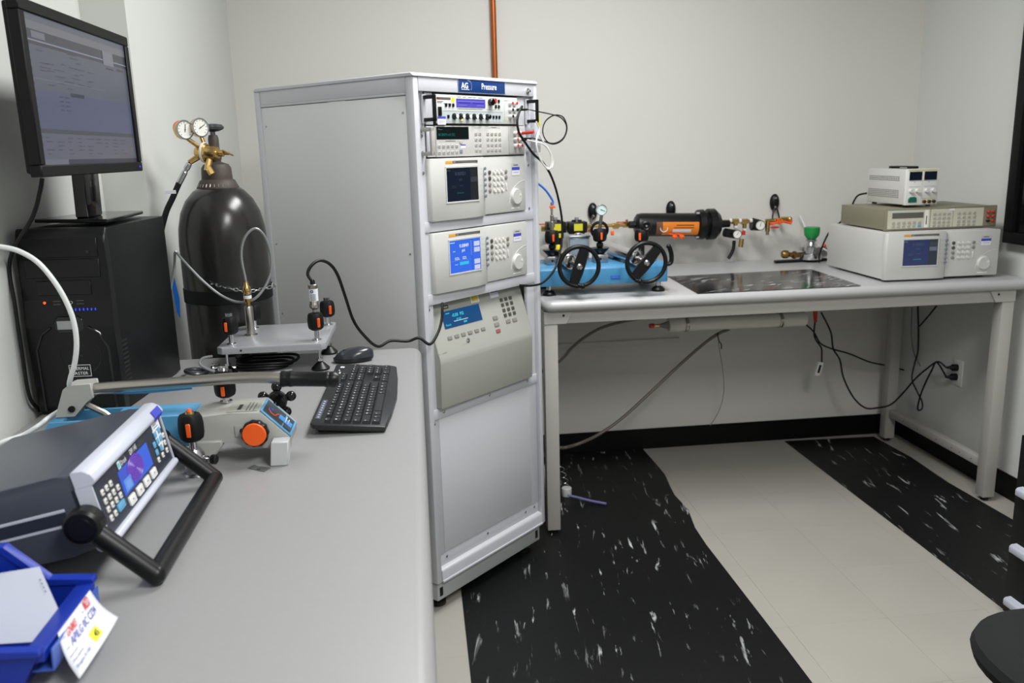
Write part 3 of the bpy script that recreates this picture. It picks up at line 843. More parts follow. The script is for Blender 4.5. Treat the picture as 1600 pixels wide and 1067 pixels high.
# ============================================================ LEFT BENCH ITEMS
# ---- computer tower
t = thing('computer_tower', 'black desktop computer tower standing under the monitor', 'computer', (-.858, 1.925, DZ), rad(-5))
W_, D_, H_ = .192, .365, .414
MB().box(.004, .028, .004, W_ - .004, D_, H_ - .002, bev=.004).build('case', M['tower'], t)
b = MB(); b.prism([(0.028, 0.0), (0.006, .0), (0.0, .02), (-.002, .20), (.004, .26), (.004, H_ - .03), (.016, H_), (.028, H_)], 0, W_, axis='x', bev=.003); b.build('front_bezel', M['blk'], t)
P = front(.0035)
for z0, z1, x0_, x1_ in ((.352, .392, .016, .176), (.308, .348, .016, .176), (.270, .302, .034, .152)):
    MB(P).box(x0_, z0, -.002, x1_, z1, .0022, bev=.001, seg=1).build('drive_bay_cover', M['blk'], t)
MB(P).lathe([(.004, 0), (.004, .0015), (0, .0015)], (.155, .363, .0022), n=12).build('bay_button', M['blkgloss'], t)
MB(P).box(.010, .228, -.006, .182, .243, .0012, bev=.001).build('port_strip', M['blkmatte'], t)
for x_ in (.066, .116):
    MB(P).box(x_, .250, 0, x_ + .016, .257, .0008).build('usb_port', M['hole'], t)
    prints('usb_rim', t, P, [(x_, .2568, x_ + .016, .2575, (120, 120, 120)), (x_, .2495, x_ + .016, .2502, (120, 120, 120))], lift=.0012)
MB(P).torus((.104, .2535, .001), (0, 0, 1), .0032, .0008, 14, 5).build('audio_jack', M['chrome'], t)
place('power_led', round_mesh(.0028, .0015, M['led_red'], 10, 'power_led'), t, P, [(.047, .254)])
for k in range(7):
    place('blue_led', key_mesh(.0022, .007, .0008, M['led_blue'], .0002), t, P, [(.104 + k * .0085, .2365, .0012)])
MB(P).prism([(.062, .196), (.062, .212), (.072, .224), (.118, .224), (.128, .212), (.128, .196), (.118, .186), (.072, .186)], -.002, .006, axis='z', bev=.002).build('badge_holder', M['blkgloss'], t)
MB(P).box(.070, .195, .006, .112, .214, .0072, bev=.001, seg=1).build('silver_badge', mat('badge_silver', (150, 152, 154), .4), t)
# grille: ring of slots around the fan
g = MB(P @ Matrix.Translation((.112, .135, 0)))
for k in range(10):
    a = k * math.pi / 5
    g.lathe([(.007, .0), (.007, .0012), (.005, .0012), (.005, 0)], (.030 * math.cos(a), .030 * math.sin(a), .002), n=6)
g.lathe([(.013, 0), (.013, .002), (0, .003)], (0, 0, .002), n=16)
g.torus((0, 0, .003), (0, 0, 1), .043, .0022, 28, 5)
g.build('fan_grille', M['navycloth'] if False else M['blkgloss'], t)
hx = MB(P)
for r_ in range(5):
    for c_ in range(7):
        hx.lathe([(.0062, .0), (.0062, .0014), (.0044, .0014), (.0044, .0)], (.045 + c_ * .0155 + (r_ % 2) * .0077, .020 + r_ * .0145, .002), n=6)
hx.build('honeycomb_mesh', M['blkgloss'], t)
b = MB(P)
b.tube([(.018, .01, .003), (.018, .15, .004), (.034, .185, .005), (.055, .20, .005)], .0035, n=6, smooth=False)
b.tube([(.174, .01, .003), (.174, .15, .004), (.158, .185, .005), (.135, .20, .005)], .0035, n=6, smooth=False)
b.build('bezel_ridge', M['blkgloss'], t)
b = MB()
for k in range(11):
    b.box(W_ - .0042, .002 + .03, .055 + k * .010, W_ - .0030, .030 + .03, .059 + k * .010)
b.build('side_vent', M['hole'], t)
P3 = front(-.0005)
prints('logo_frame', t, P3, [(.082, .088, .130, .0893, (215, 215, 215)), (.082, .1137, .130, .115, (215, 215, 215)), (.082, .088, .0833, .115, (215, 215, 215)), (.1287, .088, .130, .115, (215, 215, 215)), (.0833, .0893, .1287, .1137, (22, 22, 24))], lift=.003)
text('THERMAL', t, P3, .0852, .1032, .0095, TW, sx=.98, lift=.0035); text('MASTER', t, P3, .0852, .0925, .0095, TW, sx=1.1, lift=.0035)

# ---- monitor
MX = Matrix.Translation((-.686, 1.690, 1.474)) @ Matrix.Rotation(rad(90 - 1), 4, 'Z')
mo = thing('monitor', 'black flat monitor on its stand on top of the computer tower', 'monitor', mtx=Matrix.Translation((-.72, 1.97, 1.368)))
A_ = Matrix.Translation((-.72, 1.97, 1.368)).inverted() @ MX
MW, MH = .572, .318
b = MB(A_)
for q in ((0, 0, MW, .022), (0, MH - .022, MW, MH), (0, .022, .022, MH - .022), (MW - .022, .022, MW, MH - .022)):
    b.box(q[0], -.004, q[1], q[2], .018, q[3], bev=.002, seg=1)
b.build('bezel', M['blkmatte'], mo)
b = MB(A_); b.box(.006, .012, .006, MW - .006, .028, MH - .006, bev=.005); b.box(.12, .026, .05, MW - .12, .055, MH - .07, bev=.01); b.build('back_shell', M['blkmatte'], mo)
MB(A_).box(.018, .002, .018, MW - .018, .008, MH - .018).build('screen', emit('monitor_lcd', (92, 98, 124), .62), mo)
SP = A_ @ front(.002)
def sc(x0_, y0_, x1_, y1_, c, l=1):  # fractions, y down
    w_, h_ = MW - .044, MH - .044
    return (.022 + x0_ * w_, .022 + (1 - y1_) * h_, .022 + x1_ * w_, .022 + (1 - y0_) * h_, c, l)
R_ = [sc(0, 0, 1, .045, (104, 112, 128)), sc(0, .045, 1, .10, (128, 132, 142)), sc(0, .10, 1, .16, (66, 68, 82)), sc(.05, .11, .16, .155, (128, 132, 146), 2), sc(0, .17, 1, .176, (170, 176, 188), 2), sc(0, .176, 1, .20, (62, 64, 78)),
      sc(0, .20, 1, .50, (98, 104, 122)), sc(0, .50, 1, .76, (92, 98, 132), 1), sc(0, .755, 1, .785, (74, 76, 84), 2), sc(0, .785, 1, .965, (104, 108, 128)), sc(0, .965, 1, 1, (44, 50, 78), 2), sc(0, .965, .22, 1, (120, 124, 138), 3),
      sc(.72, .10, .84, .21, (140, 144, 156), 3), sc(.745, .23, .83, .24, (56, 58, 74), 3), sc(.88, .215, .96, .235, (70, 72, 88), 3), sc(.84, .25, .843, .44, (120, 126, 142), 3), sc(.33, .485, .46, .512, (44, 46, 74), 3), sc(0, .42, .7, .424, (130, 136, 150), 3)]
for k in range(26):
    u = random.uniform(.03, .55); v = random.uniform(.20, .48)
    R_.append(sc(u, v, u + random.uniform(.03, .09), v + .006, (66, 70, 88), 3))
for r_ in range(5):
    for c_ in range(9):
        if random.random() < .75: R_.append(sc(.05 + c_ * .095, .81 + r_ * .028, .05 + c_ * .095 + random.uniform(.03, .07), .817 + r_ * .028, (70, 72, 92), 3))
for r_ in range(4): R_.append(sc(.22, .52 + r_ * .03, .25, .53 + r_ * .03, (70, 72, 98), 3)); R_.append(sc(.27, .52 + r_ * .03, .31, .53 + r_ * .03, (70, 72, 98), 3))
for k in range(14): R_.append(sc(.012, .20 + k * .05, .022, .22 + k * .05, (60, 66, 90), 3))
prints('screen_image', mo, SP, R_, 'glow_dim')
place('power_light', round_mesh(.0022, .001, M['led_blue'], 8, 'power_light'), mo, A_ @ front(-.004), [(MW - .022, .011)])
I = Matrix.Translation((.72, -1.97, -1.368))
b = MB(I); b.prism([(-.852, 2.03), (-.667, 1.948), (-.676, 2.235), (-.80, 2.265)], 1.3685, 1.377, axis='z', bev=.002); b.build('stand_base', M['blkgloss'], mo)
b = MB(I); b.prism([(-.757, 1.376), (-.752, 1.50), (-.735, 1.60), (-.718, 1.60), (-.726, 1.49), (-.728, 1.376)], 2.015, 2.105, axis='y', bev=.004); b.build('stand_column', M['blkgloss'], mo)
o = MB().tube([(-0.710,1.755,1.471), (-0.720,1.760,1.445), (-0.750,1.781,1.395), (-.866,1.92,1.30), (-.868,1.915,1.2), (-.868,1.913,1.1), (-.867,1.912,1.0), (-.867,1.95,.953)], .0042, n=7).build('video_cable', M['rubber'])
tag(o, 'black monitor cable hanging down the left edge of the computer tower', 'cable')
o = MB().tube([(-0.745,2.097,1.468), (-0.745,2.082,1.459), (-0.750,2.071,1.444), (-.800,2.16,1.44), (-.815,2.22,1.40), (-.79,2.33,1.25), (-.74,2.36,1.0), (-.72,2.36,.953)], .004, n=7).build('black_cable', M['rubber'])
tag(o, 'short black power cable behind the monitor stand column', 'cable')

# ---- white hose
o = MB().tube([(-0.765,1.530,1.359), (-0.733,1.540,1.365), (-0.710,1.545,1.362), (-0.680,1.545,1.353), (-0.650,1.545,1.330), (-0.624,1.545,1.286), (-0.609,1.545,1.238), (-0.607,1.545,1.194), (-0.616,1.548,1.153), (-0.636,1.560,1.109), (-.655,1.605,1.065), (-.70,1.60,1.035), (-0.700,1.560,1.034), (-0.725,1.550,1.021), (-0.755,1.530,1.015), (-.80,1.50,.99)], .0044, n=10).build('white_hose', M['tubewhite'])
tag(o, 'white plastic hose arching from the left wall down behind the pump lever bracket', 'hose')

# ---- hand pump with lever
PW = (-.45, 1.58, DZ)
pu = thing('hand_pump', 'blue and grey lever hand pump lying across the bench in front of the tower', 'pump', PW)
I = Matrix.Translation(PW).inverted()
b = MB(I); b.prism([(-.715, .985), (-.672, 1.045), (-.424, 1.045), (-.424, .985)], 1.537, 1.543, axis='y', bev=.001)
b.prism([(-.715, .985), (-.672, 1.045), (-.424, 1.045), (-.424, .985)], 1.609, 1.615, axis='y', bev=.001)
b.box(-.715, 1.5425, .985, -.424, 1.6095, .989)
b.box(-.565, 1.5425, 1.040, -.424, 1.6095, 1.0452, bev=.001, seg=1)
b.box(-.673, 1.5425, 1.041, -.650, 1.6095, 1.0452)
b.build('blue_beam', M['blue'], pu)
b = MB(I); b.box(-.67, 1.56, DZ, -.64, 1.60, .986, bev=.003); b.build('rear_foot', M['blk'], pu)
MB(I).cyl((-.64, 1.576, 1.015), (-.57, 1.576, 1.03), .012, n=14).build('pump_rod', M['steel'], pu)
b = MB(I)
br = [(-.670, 1.046), (-.650, 1.098), (-.638, 1.107), (-.600, 1.108), (-.598, 1.080), (-.612, 1.074), (-.634, 1.046)]
b.prism(br, 1.5605, 1.566, axis='y', bev=.0015); b.prism(br, 1.594, 1.600, axis='y', bev=.0015)
b.prism([(-.648, 1.09), (-.640, 1.1065), (-.602, 1.1075), (-.600, 1.085)], 1.565, 1.595, axis='y')
b.build('lever_bracket', M['castgrey'], pu)
MB(I).cyl((-.638, 1.557, 1.062), (-.638, 1.603, 1.062), .006, n=12).build('pivot_pin', M['blk'], pu)
MB(I).tube([(-.624, 1.58, 1.066), (-.59, 1.58, 1.045), (-.575, 1.58, 1.030)], .006, n=8, smooth=False).build('link_rod', M['steel'], pu)
MB(I).tube([(-.628, 1.58, 1.092), (-0.542,1.580,1.094), (-0.428,1.580,1.096), (-0.346,1.580,1.098), (-0.294,1.580,1.096), (-0.259,1.580,1.091)], .0108, n=14).build('lever_tube', M['steel'], pu)
MB(I).tube([(-.60, 1.592, 1.082), (-0.525,1.592,1.078), (-0.432,1.592,1.081)], .003, n=6).build('lever_strip', M['blue'], pu)
g = MB(I)
p0 = Vector((-0.266,1.580,1.092)); p1 = Vector((-0.158,1.580,1.085)); L_ = (p1 - p0).length
g.lathe([(0, 0), (.0150, 0), (.0158, .004), (.0146, .010), (.0146, .014), (.0152, .016), (.0152, .020), (.0143, .023), (.0143, L_ - .028), (.0152, L_ - .026), (.0152, L_ - .021), (.0143, L_ - .019), (.0152, L_ - .016), (.0150, L_ - .008), (.011, L_ - .001), (0, L_)], p0, p1 - p0, n=20)
g.build('grip', M['blk'], pu)
# cast body
b = MB(I)
b.prism([(-.428, .990), (-.428, 1.041), (-.355, 1.045), (-.301, 1.045), (-.250, .992), (-.254, .972), (-.331, .974), (-.352, .991), (-.38, .994)], 1.530, 1.628, axis='y', bev=.003, seg=2)
b.build('cast_body', M['castgrey'], pu)
b = MB(I); b.prism([(-.427, .9487), (-.402, .9487), (-.372, .984), (-.372, .996), (-.427, .996)], 1.5245, 1.556, axis='y', bev=.003); b.build('side_leg', M['castgrey'], pu)
b = MB(I); b.prism([(-.286, .9485), (-.281, .994), (-.250, .994), (-.254, .9485)], 1.500, 1.53, axis='y', bev=.0015); b.build('front_foot', mat('silver_foot', (186, 188, 190), .4), pu)
b = MB(I); b.prism([(-.29, .9485), (-.285, .976), (-.258, .976), (-.262, .9485)], 1.575, 1.61, axis='y', bev=.003); b.build('back_foot', M['castgrey'], pu)
MB(I).box(-.348, 1.527, 1.000, -.326, 1.531, 1.022, bev=.001).build('port_boss', M['castgrey'], pu)
MB(I).cyl((-.334, 1.5262, 1.011), (-.334, 1.53, 1.011), .0055, n=12).build('port_hole', M['hole'], pu)
TP_ = I @ Matrix.Translation((0, 0, 1.0452))
prints('rating_plate', pu, TP_, [(-.362, 1.535, -.306, 1.598, (150, 152, 144)), (-.345, 1.548, -.338, 1.580, (40, 40, 40), 1), (-.328, 1.540, -.326, 1.592, (90, 90, 86), 1), (-.322, 1.540, -.320, 1.592, (90, 90, 86), 1), (-.315, 1.540, -.313, 1.585, (100, 100, 96), 1)], lift=.0006)
# sloping blue label
sl = math.atan2(.053, .051); LN = math.hypot(.053, .051)
SPm = I @ Matrix.Translation((-.301, 1.530, 1.0455)) @ Matrix.Rotation(sl, 4, 'Y')
MB(SPm).box(-.001, .002, 0, LN, .080, .0028, bev=.001, seg=1).build('name_plate', M['blue'], pu)
prints('plate_print', pu, SPm @ Matrix.Translation((0, 0, .0028)), [(.003, .008, .048, .074, (44, 48, 54)), (.036, .030, .066, .052, (60, 140, 210), 1), (.050, .008, .068, .074, (44, 48, 54)), (.052, .012, .066, .030, (54, 66, 84), 1), (.050, .033, .052, .066, (190, 196, 200), 1), (.056, .036, .058, .06, (190, 196, 200), 1)], lift=.0005)
# emblem: swirl of orange and blue
e = MB(SPm @ Matrix.Translation((.020, .034, .0040)))
e.tube([(-.008, -.002, 0), (-.002, -.010, 0), (.008, -.008, 0), (.010, .002, 0), (.014, .012, 0)], .0011, n=5)
e.build('emblem', TO, pu)
e = MB(SPm @ Matrix.Translation((.016, .036, .0040)))
e.tube([(.004, -.006, 0), (-.004, -.002, 0), (-.002, .006, 0), (.005, .006, 0)], .0010, n=5)
e.build('emblem', mat('violet_blue_ink', (70, 90, 200), .5), pu)
# orange knob on the front
KC = (-.3105, 1.530, 1.008)
b = MB(I); b.lathe([(.0, 0), (.010, 0), (.010, .004), (.0235, .004), (.0245, .006), (.0245, .016), (.0225, .019), (0, .019)], KC, (0, -1, 0), n=44, lobes=11, amp=.035); b.build('knob_rim', M['blk'], pu)
b = MB(I); b.lathe([(.0215, 0), (.0215, .0025), (.020, .0040), (0, .0040)], (KC[0], KC[1] - .0188, KC[2]), (0, -1, 0), n=36); b.build('knob_cap', M['orange'], pu)
# star knob behind
b = MB(I); SK = Vector((-.290, 1.660, 1.028))
b.cyl((SK.x, 1.610, SK.z), (SK.x, 1.650, SK.z), .007, n=12)
b.lathe([(0, 0), (.017, 0), (.020, .003), (.020, .013), (.014, .017), (0, .018)], SK - Vector((0, .012, 0)), (0, 1, 0), n=24)
for k in range(5):
    a = rad(88 + 72 * k)
    c = SK + Vector((math.cos(a) * .0285, -.003, math.sin(a) * .0285))
    b.cyl(SK + Vector((0, -.003, 0)), c, .008, .007, n=10)
    b.sphere(c, .0104, 14)
b.build('star_knob', M['blkgloss'], pu)
# valves with black hexagonal grips
def grip_profile(r, h):
    return [(0, 0), (r * .62, 0), (r * .9, h * .10), (r, h * .30), (r * 1.0, h * .62), (r * .93, h * .86), (r * .80, h * .97), (r * .4, h), (0, h)]
VZ = .9485
b = MB(I); b.lathe(grip_profile(.0215, .050), (-.413, 1.487, 1.012), (0, 0, 1), n=48, lobes=6, amp=.03); b.build('valve_grip', M['blkmatte'], pu)
b = MB(I); b.cyl((-.413, 1.487, 1.061), (-.413, 1.487, 1.066), .008, .007, n=12); b.build('brass_nut', M['brass'], pu)
b = MB(I); b.cyl((-.413, 1.487, 1.066), (-.413, 1.487, 1.0705), .0045, .003, n=10); b.build('orange_plug', M['orange'], pu)
b = MB(I); b.box(-.4165, 1.4640, 1.024, -.4085, 1.4668, 1.049, bev=.0012, seg=1); b.build('orange_inset', M['orange'], pu)
b = MB(I); b.cyl((-.413, 1.487, .995), (-.413, 1.487, 1.0125), .0068, n=14); b.build('valve_stem', M['chrome'], pu)
b = MB(I); b.lathe([(.0, 0), (.017, 0), (.019, .004), (.019, .018), (.0175, .034), (.012, .044), (0, .046)], (-.413, 1.489, .952), n=24); b.build('valve_block', M['alu'], pu)
b = MB(I); b.lathe([(.022, 0), (.020, .004), (0, .004)], (-.413, 1.489, VZ), n=20); b.build('valve_base', M['alu'], pu)
for dx, dz in ((-.004, .976), (.004, .980)):
    MB(I).cyl((-.413 + dx + .003, 1.4695, dz), (-.413 + dx + .003, 1.474, dz), .0026, n=10).build('block_hole', M['hole'], pu)
b = MB(I); b.cyl((-.398, 1.485, .978), (-.388, 1.480, .978), .006, n=10); b.cyl((-.388, 1.480, .978), (-.380, 1.477, .978), .003, n=10); b.build('side_stem', M['chrome'], pu)
b = MB(I); b.lathe([(0, 0), (.0085, 0), (.0085, .008), (.006, .010), (0, .010)], (-.381, 1.477, .978), (.97, -.25, 0), n=30, lobes=10, amp=.05); b.build('side_knob', M['blk'], pu)
b = MB(I); b.lathe(grip_profile(.0195, .038), (-.377, 1.611, 1.055), (0, 0, 1), n=48, lobes=6, amp=.03); b.build('valve_grip', M['blkmatte'], pu)
b = MB(I); b.box(-.3805, 1.5895, 1.061, -.3735, 1.5925, 1.079, bev=.001, seg=1); b.build('orange_inset', M['orange'], pu)
b = MB(I); b.cyl((-.377, 1.611, 1.046), (-.377, 1.611, 1.0555), .0065, n=14); b.lathe([(.012, 0), (.012, .002), (0, .002)], (-.377, 1.611, 1.0452), n=14); b.cyl((-.377, 1.611, 1.0925), (-.377, 1.611, 1.099), .006, n=10); b.build('valve_stem', M['chrome'], pu)
MB(I).box(-.392, 1.603, 1.099, -.362, 1.619, 1.107, bev=.002).build('swivel_cap', M['blk'], pu)
b = MB(I); b.lathe([(.010, 0), (.010, .006), (.006, .008), (0, .008)], (-.377, 1.611, 1.107), n=14); b.build('chrome_nut', M['chrome'], pu)

# ---- razor-like metal plate
t = thing('metal_tag', 'small flat grey metal blade lying on the bench by the orange knob', 'blade', (-.304, 1.489, DZ), 0)
IB = Matrix.Translation((-.304, 1.489, DZ)).inverted()
MB(IB).prism([p_[:2] for p_ in ((-0.326,1.499,0.948), (-0.317,1.514,0.948), (-0.306,1.504,0.948), (-0.284,1.493,0.948), (-0.292,1.475,0.948), (-0.308,1.486,0.948))], DZ, DZ + .0008, axis='z').build('blade', mat('dull_blade_grey', (104, 106, 108), .45, .3), t)
MB().box(-.003, -.003, .0008, .003, .001, .0011).build('slot', M['hole'], t)

# ---- keyboard
kb = thing('keyboard', 'black full-size keyboard lying lengthwise near the bench edge', 'keyboard', (-.148, 1.905, DZ), rad(88.7))
KW, KD = .505, .150
f1 = [(-KW / 2, -.072), (-KW / 2 + .1, -.080), (-.02, -.086), (.12, -.082), (KW / 2 - .008, -.074), (KW / 2, -.060), (KW / 2, .070), (KW / 2 - .012, .080), (-KW / 2 + .012, .080), (-KW / 2, .072)]
TL_ = Matrix.Rotation(rad(5), 4, 'X')
b = MB(TL_); b.prism(f1, .0095, .020, axis='z', bev=.003, seg=2); b.build('shell', M['kbd'], kb)
b = MB(TL_); b.prism([(x * .985, y * .93) for x, y in f1], .004 + .003, .0096, axis='z'); b.build('underside', M['blkgloss'], kb)
for x_ in (-.2, .2):
    MB().box(x_ - .02, .056, 0.0005, x_ + .02, .066, .013).build('riser_foot', M['blk'], kb)
    MB().box(x_ - .01, -.075, 0.0004, x_ + .01, -.064, .0032).build('front_foot', M['blk'], kb)
u_ = .0207
KX0 = -KW / 2 + .012
rows = []
Y0 = .034
def kmesh(w_, h_=.0165, t_=.0062):
    m_ = MB()
    A0 = [(-w_ / 2, -h_ / 2), (w_ / 2, -h_ / 2), (w_ / 2, h_ / 2), (-w_ / 2, h_ / 2)]
    B0 = [(x * (1 - .003 / w_), y * .80 + .0008) for x, y in A0]
    A = [m_.v((x, y, 0)) for x, y in A0]; B = [m_.v((x, y, t_)) for x, y in B0]
    m_.bm.faces.new(B)
    for i in range(4): m_.bm.faces.new((A[i], A[(i + 1) % 4], B[(i + 1) % 4], B[i]))
    return m_.mesh('key', M['key'])
cache = {}
leg = []
def putkey(cx, cy, w_, h_=.0165, mark=True):
    k_ = (round(w_, 4), round(h_, 4))
    if k_ not in cache: cache[k_] = kmesh(w_, h_)
    o = bpy.data.objects.new('key', cache[k_]); COL.objects.link(o); o.parent = kb
    o.matrix_local = TL_ @ Matrix.Translation((cx, cy, .0200))
    if mark:
        n = random.choice((1, 1, 2))
        for q in range(n):
            leg.append((cx - w_ / 2 + .004 + q * .004, cy + .001, cx - w_ / 2 + .0065 + q * .004, cy + .004, (200, 205, 210)))
def row(y, ws, x=None, h_=.0165, mark=True):
    x = KX0 if x is None else x
    for w_ in ws:
        if w_ > 0: putkey(x + w_ * u_ / 2, y, w_ * u_ - .0018, h_, mark and w_ < 3)
        x += abs(w_)
        x += abs(w_) * (u_ - 1) if False else 0
    return x
def rowk(y, ws, x0_=0.0, h_=.0165):
    x = KX0 + x0_ * u_
    for w_ in ws:
        if w_ > 0: putkey(x + w_ * u_ / 2, y, w_ * u_ - .0018, h_, w_ < 3)
        x += abs(w_) * u_
dy = .0195
rowk(.046, [1, -.7] + [.93] * 4 + [-.4] + [.93] * 4 + [-.4] + [.93] * 4, 0, .011)
rowk(.046, [1, 1, 1], 15.4, .011)
ys = [.0265, .0265 - dy, .0265 - 2 * dy, .0265 - 3 * dy, .0265 - 4 * dy]
rowk(ys[0], [1] * 13 + [2]); rowk(ys[1], [1.5] + [1] * 12 + [1.5]); rowk(ys[2], [1.75] + [1] * 11 + [2.25]); rowk(ys[3], [2.25] + [1] * 10 + [2.75]); rowk(ys[4], [1.25, 1.1, 1.25, 6.4, 1.25, 1.25, 1.25, 1.25])
for k in (0, 1): rowk(ys[k], [1, 1, 1], 15.4)
rowk(ys[3], [1], 16.4); rowk(ys[4], [1, 1, 1], 15.4)
for k, ws in enumerate(([1, 1, 1, 1], [1, 1, 1], [1, 1, 1, 1], [1, 1, 1], [2, 1, 1])): rowk(ys[k], ws, 18.75)
prints('key_legends', kb, TL_ @ Matrix.Translation((0, 0, .0262)), leg, lift=.0004)
MB(TL_).box(-.215, .063, .0195, -.080, .074, .0208, bev=.0004, seg=1).build('media_strip', mat('slate_media_keys', (78, 84, 100), .4), kb)
prints('media_icons', kb, TL_ @ Matrix.Translation((0, 0, .0208)), [(-.208 + .016 * k, .066, -.203 + .016 * k, .070, (190, 195, 205)) for k in range(8)])
prints('brand_mark', kb, TL_ @ Matrix.Translation((0, 0, .020)), [(.208, .056, .222, .066, (205, 208, 212)), (.150, .060, .168, .064, (190, 192, 196)), (.176, .064, .186, .067, (190, 192, 196))])

# ---- mouse
mo_ = thing('mouse', 'black wireless mouse between the keyboard and the rack', 'mouse', (-.187, 2.285, DZ), rad(6))
def mouse_ring(z, s, off):
    return [((.054 * s) * math.cos(t) + off, (.030 * s) * math.sin(t) * (1 - .10 * math.cos(t)), z) for t in [2 * math.pi * k / 24 for k in range(24)]]
def loft(mb, rings):
    R = [[mb.v(p) for p in r] for r in rings]
    for a, b_ in zip(R[:-1], R[1:]):
        n = len(a)
        for i in range(n): mb.bm.faces.new((a[i], a[(i + 1) % n], b_[(i + 1) % n], b_[i]))
    mb.bm.faces.new(R[0][::-1]); mb.bm.faces.new(R[-1])
    return mb
loft(MB(), [mouse_ring(0.0004, .90, 0), mouse_ring(.006, 1.0, 0), mouse_ring(.013, 1.02, .001)]).build('base', M['blkgloss'], mo_)
loft(MB(), [mouse_ring(.013, .99, .002), mouse_ring(.022, .93, .005), mouse_ring(.030, .80, .010), mouse_ring(.0355, .58, .014), mouse_ring(.038, .30, .018), mouse_ring(.0385, .08, .018)]).build('shell', mat('mouse_gunmetal', (42, 46, 52), .22), mo_)
MB().cyl((-.022, -.003, .0265), (-.022, .003, .0265), .008, n=14).build('wheel', M['rubber'], mo_)

# ---- connection platform on leveling feet
pl = thing('connection_platform', 'aluminium platform plate with four black valve grips on leveling feet', 'stand', (-.39, 2.32, DZ))
I = Matrix.Translation((-.39, 2.32, DZ)).inverted()
PZ = 1.025
b = MB(I); b.prism([(-.524, 2.199), (-.510, 2.187), (-.258, 2.184), (-.247, 2.196), (-.244, 2.462), (-.256, 2.474), (-.505, 2.474), (-.520, 2.462)], 1.007, PZ, axis='z', bev=.002, seg=2); b.build('plate', mat('anodised_plate', (178, 180, 185), .30, .45, bump=.05, scale=300), pl)
for fx, fy in ((-.268, 2.215), (-.505, 2.215), (-.262, 2.398), (-.500, 2.398)):
    b = MB(I); b.cyl((fx, fy, .968), (fx, fy, 1.007), .0040, n=10); b.cyl((fx, fy, .972), (fx, fy, .978), .0085, n=6); b.build('threaded_leg', M['chrome'], pl)
    b = MB(I); b.lathe([(.0235, 0), (.0240, .005), (.018, .011), (.010, .019), (.006, .022), (0, .022)], (fx, fy, DZ), n=22); b.build('foot', M['blk'], pl)
MB(I).cyl((-.462, 2.1862, 1.016), (-.462, 2.1845, 1.016), .0028, n=8).build('side_hole', M['hole'], pl)
for gx, gy, gz, tall in ((-.492, 2.225, 1.053, 1), (-.273, 2.225, 1.053, 0), (-.262, 2.425, 1.050, 1), (-.468, 2.425, 1.050, 0)):
    b = MB(I); b.lathe([(.012, 0), (.012, .003), (.0065, .004), (.0065, gz - PZ + .002)], (gx, gy, PZ), n=18)
    if tall: b.cyl((gx, gy, gz + .044), (gx, gy, gz + .049), .0055, n=12); b.cyl((gx, gy, gz + .047), (gx, gy, gz + .055), .0088, n=6)
    b.build('valve_stem', M['chrome'], pl)
    b = MB(I); b.lathe(grip_profile(.0205, .046), (gx, gy, gz), n=48, lobes=6, amp=.03); b.build('valve_grip', M['blkmatte'], pl)
    sgn = 1 if gx > -.4 else -1
    b = MB(I); b.box(gx - .0035 + (.010 if sgn > 0 else -.006), gy - .0225, gz + .010, gx + .0035 + (.010 if sgn > 0 else -.006), gy - .0165, gz + .034, bev=.001, seg=1); b.build('orange_inset', M['orange'], pl)
b = MB(I); b.lathe([(.018, 0), (.018, .0025), (.0115, .003), (.0115, .078), (.010, .081), (0, .081)], (-.462, 2.335, PZ), n=22); b.build('outlet_post', M['steel'], pl)
# brass coupling and hose
t = thing('pressure_hose', 'grey braided hose with brass coupling looping up from the platform post', 'hose', (-.462, 2.335, 1.107))
I2 = Matrix.Translation((-.462, 2.335, 1.107)).inverted()
b = MB(I2); b.lathe([(.006, 0), (.006, .010), (.010, .011), (.0105, .016), (.0105, .034), (.008, .036), (.008, .040), (.0105, .043), (.0105, .050), (.0065, .056), (.0050, .066), (0, .066)], (-.462, 2.335, 1.107), n=18); b.build('coupling', M['brass'], t)
b = MB(I2); b.lathe([(.0109, 0), (.0109, .009)], (-.462, 2.335, 1.127), n=18); b.build('white_sleeve', M['white'], t)
b = MB(I2); b.lathe([(.0111, 0), (.0111, .002)], (-.462, 2.335, 1.136), n=18); b.build('blue_band', M['navy'], t)
MB(I2).tube([(-.462, 2.335, 1.17), (-0.468,2.335,1.242), (-0.456,2.340,1.289), (-0.429,2.350,1.313), (-0.407,2.360,1.291), (-0.397,2.370,1.239), (-0.401,2.370,1.191), (-0.420,2.360,1.150), (-0.450,2.350,1.121), (-0.495,2.370,1.112), (-0.542,2.380,1.132), (-0.584,2.380,1.172), (-0.617,2.380,1.213), (-0.635,2.370,1.242), (-0.644,2.360,1.257), (-.665,2.40,1.20), (-.70,2.38,1.05), (-.70,2.36,.955)], .0036, n=8).build('hose', mat('braided_grey', (138, 140, 142), .4, .4), t)
